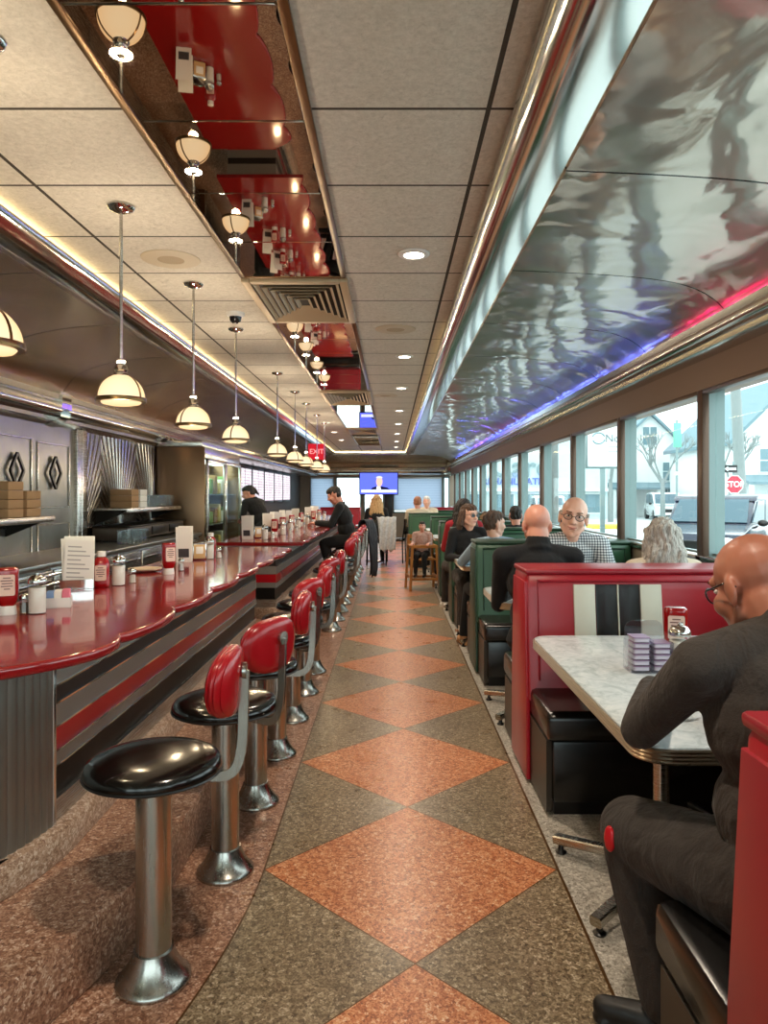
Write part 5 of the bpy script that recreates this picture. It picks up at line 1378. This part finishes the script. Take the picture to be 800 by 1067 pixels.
for z in (3.08, 2.95): MB().box(-.08, .45, -.088, -.082, z, z + .045).build('text_line', mat('letter_pale', srgb(186, 198, 200), .6), sg)
ss = thing('stop_sign', 'red octagonal stop sign with a one way arrow above it', 'sign', (14.55, 31, GZ - .2))
oc = [(.40 * cos(R(22.5 + 45 * k)), .42 * sin(R(22.5 + 45 * k)) + 2.22) for k in range(8)]
MB().prism(oc, 'y', -.03, 0).build('border', M_SIDING, ss); MB().prism(offset_poly(oc, -.035), 'y', -.036, -.031).build('face', mat('stop_red', srgb(206, 40, 60), .5), ss)
text_mesh('lettering', 'STOP', .33, M_SIDING, ss, Matrix.Translation((0, -.04, 2.215)) @ FACE_CAM, .003, bold=.008)
MB().lathe([(.04, 0), (.04, 3.2)], n=10, c=(0, .06, 0)).build('post', M_FRAMEX, ss)
MB().box(-.46, .12, -.03, 0, 2.72, 3.04).build('arrow_plate', M_BLACKP, ss)
MB().prism([(-.41, 2.88), (-.27, 2.99), (-.27, 2.93), (.08, 2.93), (.08, 2.83), (-.27, 2.83), (-.27, 2.77)], 'y', -.036, -.031).build('arrow', M_SIDING, ss)
text_mesh('lettering', 'ONE WAY', .08, M_BLACKP, ss, Matrix.Translation((-.09, -.038, 2.88)) @ FACE_CAM, .002)
gs = thing('street_name_sign', 'small green street sign hanging high by the near pole', 'sign', (9.4, 24, 3.35)); MB().box(-.13, .13, -.02, .02, -.4, .4, b=.01).build('panel', mat('sign_green', srgb(110, 196, 160), .5), gs)
MB().tube([(0, .05, -3.75), (0, .05, .5)], .04, 8).build('post', M_FRAMEX, gs)
def car(label, x, y, rz, col, L=4.6, W=1.82, Hh=1.62, suv=True):
    r = thing('parked_car', label, 'car', (x, y, GZ), rz, 'cars outside')
    h = L / 2; hw = W / 2; gl = mat('car_glass', srgb(70, 96, 108), .08)
    low = [(-h, .45), (-h + .05, .75), (-h + .2, .98), (-.55, 1.02), (h - .95, .98), (h - .15, .84), (h, .62), (h, .36), (h - .3, .26), (-h + .3, .26)]
    MB().prism(low, 'y', -hw, hw, inset=.07).build('body', mat('car_paint_%d' % int(col[0] * 999 + col[2] * 77), col, .2, .3, Coat_Weight=.6), r)
    rear = -h + .12 if suv else -h + .7
    cab = [(rear, .96), (rear + .22, 1.42), (rear + .4, Hh - .06), (-.1, Hh), (.45, Hh - .07), (1.05, .98)]
    MB().prism(cab, 'y', -hw + .12, hw - .12, inset=.05).build('cabin', bpy.data.materials['car_paint_%d' % int(col[0] * 999 + col[2] * 77)], r)
    a, b = Vector((.50, 0, Hh - .10)), Vector((1.01, 0, 1.02)); n_ = Vector((b.z - a.z, 0, -(b.x - a.x))).normalized() * -1; n_ = n_ if n_.x > 0 else -n_; yw = hw - .24
    MB().add([a + Vector((0, -yw, 0)), a + Vector((0, yw, 0)), b + Vector((0, yw + .06, 0)), b + Vector((0, -yw - .06, 0))] + [q + n_ * .02 for q in (a + Vector((0, -yw, 0)), a + Vector((0, yw, 0)), b + Vector((0, yw + .06, 0)), b + Vector((0, -yw - .06, 0)))], [(0, 1, 2, 3), (4, 5, 6, 7), (0, 1, 5, 4), (1, 2, 6, 5), (2, 3, 7, 6), (3, 0, 4, 7)]).build('windscreen', gl, r)
    for sy in (-1, 1):
        y_ = sy * (hw - .115)
        for pl in ([(rear + .32, 1.03), (rear + .42, Hh - .13), (-.45, Hh - .10), (-.45, 1.03)], [(-.36, 1.03), (-.36, Hh - .10), (.36, Hh - .13), (.86, 1.03)]): MB().prism(pl, 'y', y_ - .012, y_ + .012).build('side_window', gl, r)
    MB().prism([(rear + .33, Hh - .10), (rear + .42, Hh - .01), (-.1, Hh + .025), (.42, Hh - .03), (.52, Hh - .12)], 'y', -hw + .1, hw - .1, inset=.03).build('roof', bpy.data.materials['car_paint_%d' % int(col[0] * 999 + col[2] * 77)], r)
    for sx in (-h + .85, h - .88):
        for sy in (-1, 1):
            T = Matrix.Translation((sx, sy * (hw - .1), .33)) @ Matrix.Rotation(PI / 2, 4, 'X')
            wl = MB().lathe([(.2, -.11), (.31, -.11), (.33, -.08), (.33, .08), (.31, .11), (.2, .11)], T, 24).build('wheel', M_BLACKP, r)
            MB().lathe([(.0001, -.10), (.2, -.105), (.2, .105), (.0001, .10)], T, 20).build('rim', M_STEEL, wl)
    for sy in (-1, 1):
        MB().ell((h - .06, sy * (hw - .3), .70), (.07, .2, .09)).build('headlight', M_WHITEP, r); MB().box(-h - .02, -h + .04, sy * (hw - .25) - .12, sy * (hw - .25) + .12, .72, .92, b=.02).build('tail_light', mat('tail_red', srgb(170, 20, 24), .3), r)
        MB().ell((.75, sy * (hw + .06), 1.02), (.07, .1, .07)).build('mirror', M_BLACKP, r)
    MB().box(h - .03, h + .02, -.5, .5, .5, .72, b=.02).build('grille', M_BLACKP, r)
    return r
car('dark blue parked vehicle seen beside the thick bronze mullion', 7.1, 15.8, R(-127), srgb(16, 28, 52), 4.7, 1.85, 1.58)
car('silver parked car at the right edge of the window', 9.2, 14.3, R(-122), srgb(176, 186, 190), 4.5, 1.8, 1.5, False)
car('white parked car farther off behind the grey hair', 17.2, 46, R(-100), srgb(236, 240, 240), 4.6, 1.85, 1.7)
car('pale car far away near the yellow kerb', 8.6, 40, R(-95), srgb(200, 206, 208), 4.4, 1.8, 1.5, False)
# bare trees among the houses
def tree(label, x, y, h, seed):
    rnd = random.Random(seed); r = thing('bare_tree', label, 'tree', (x, y, GZ), 0, 'bare street trees')
    tm = MB(); bmx = MB(); tm.cap((0, 0, 0), .16, (0, 0, h * .4), .11)
    def grow(p, d, L, rad, dep):
        q = p + d * L; bmx.cap(p, rad, q, rad * .65, n=6)
        if dep == 0: return
        for _ in range(3):
            dd = (d + Vector((rnd.uniform(-.8, .8), rnd.uniform(-.8, .8), rnd.uniform(-.1, .6)))).normalized(); grow(q, dd, L * .68, rad * .6, dep - 1)
    for _ in range(4): grow(Vector((0, 0, h * .36)), Vector((rnd.uniform(-.6, .6), rnd.uniform(-.6, .6), 1)).normalized(), h * .22, .07, 3)
    tm.build('trunk', M_POLE, r); bmx.build('branches', M_POLE, r)
tree('bare tree before the pale houses across the street', 15.6, 42, 6.0, 1); tree('bare tree between the pale houses, farther right', 17.2, 37, 5.5, 2); tree('bare tree near the store corner', 12.6, 42, 6, 5)
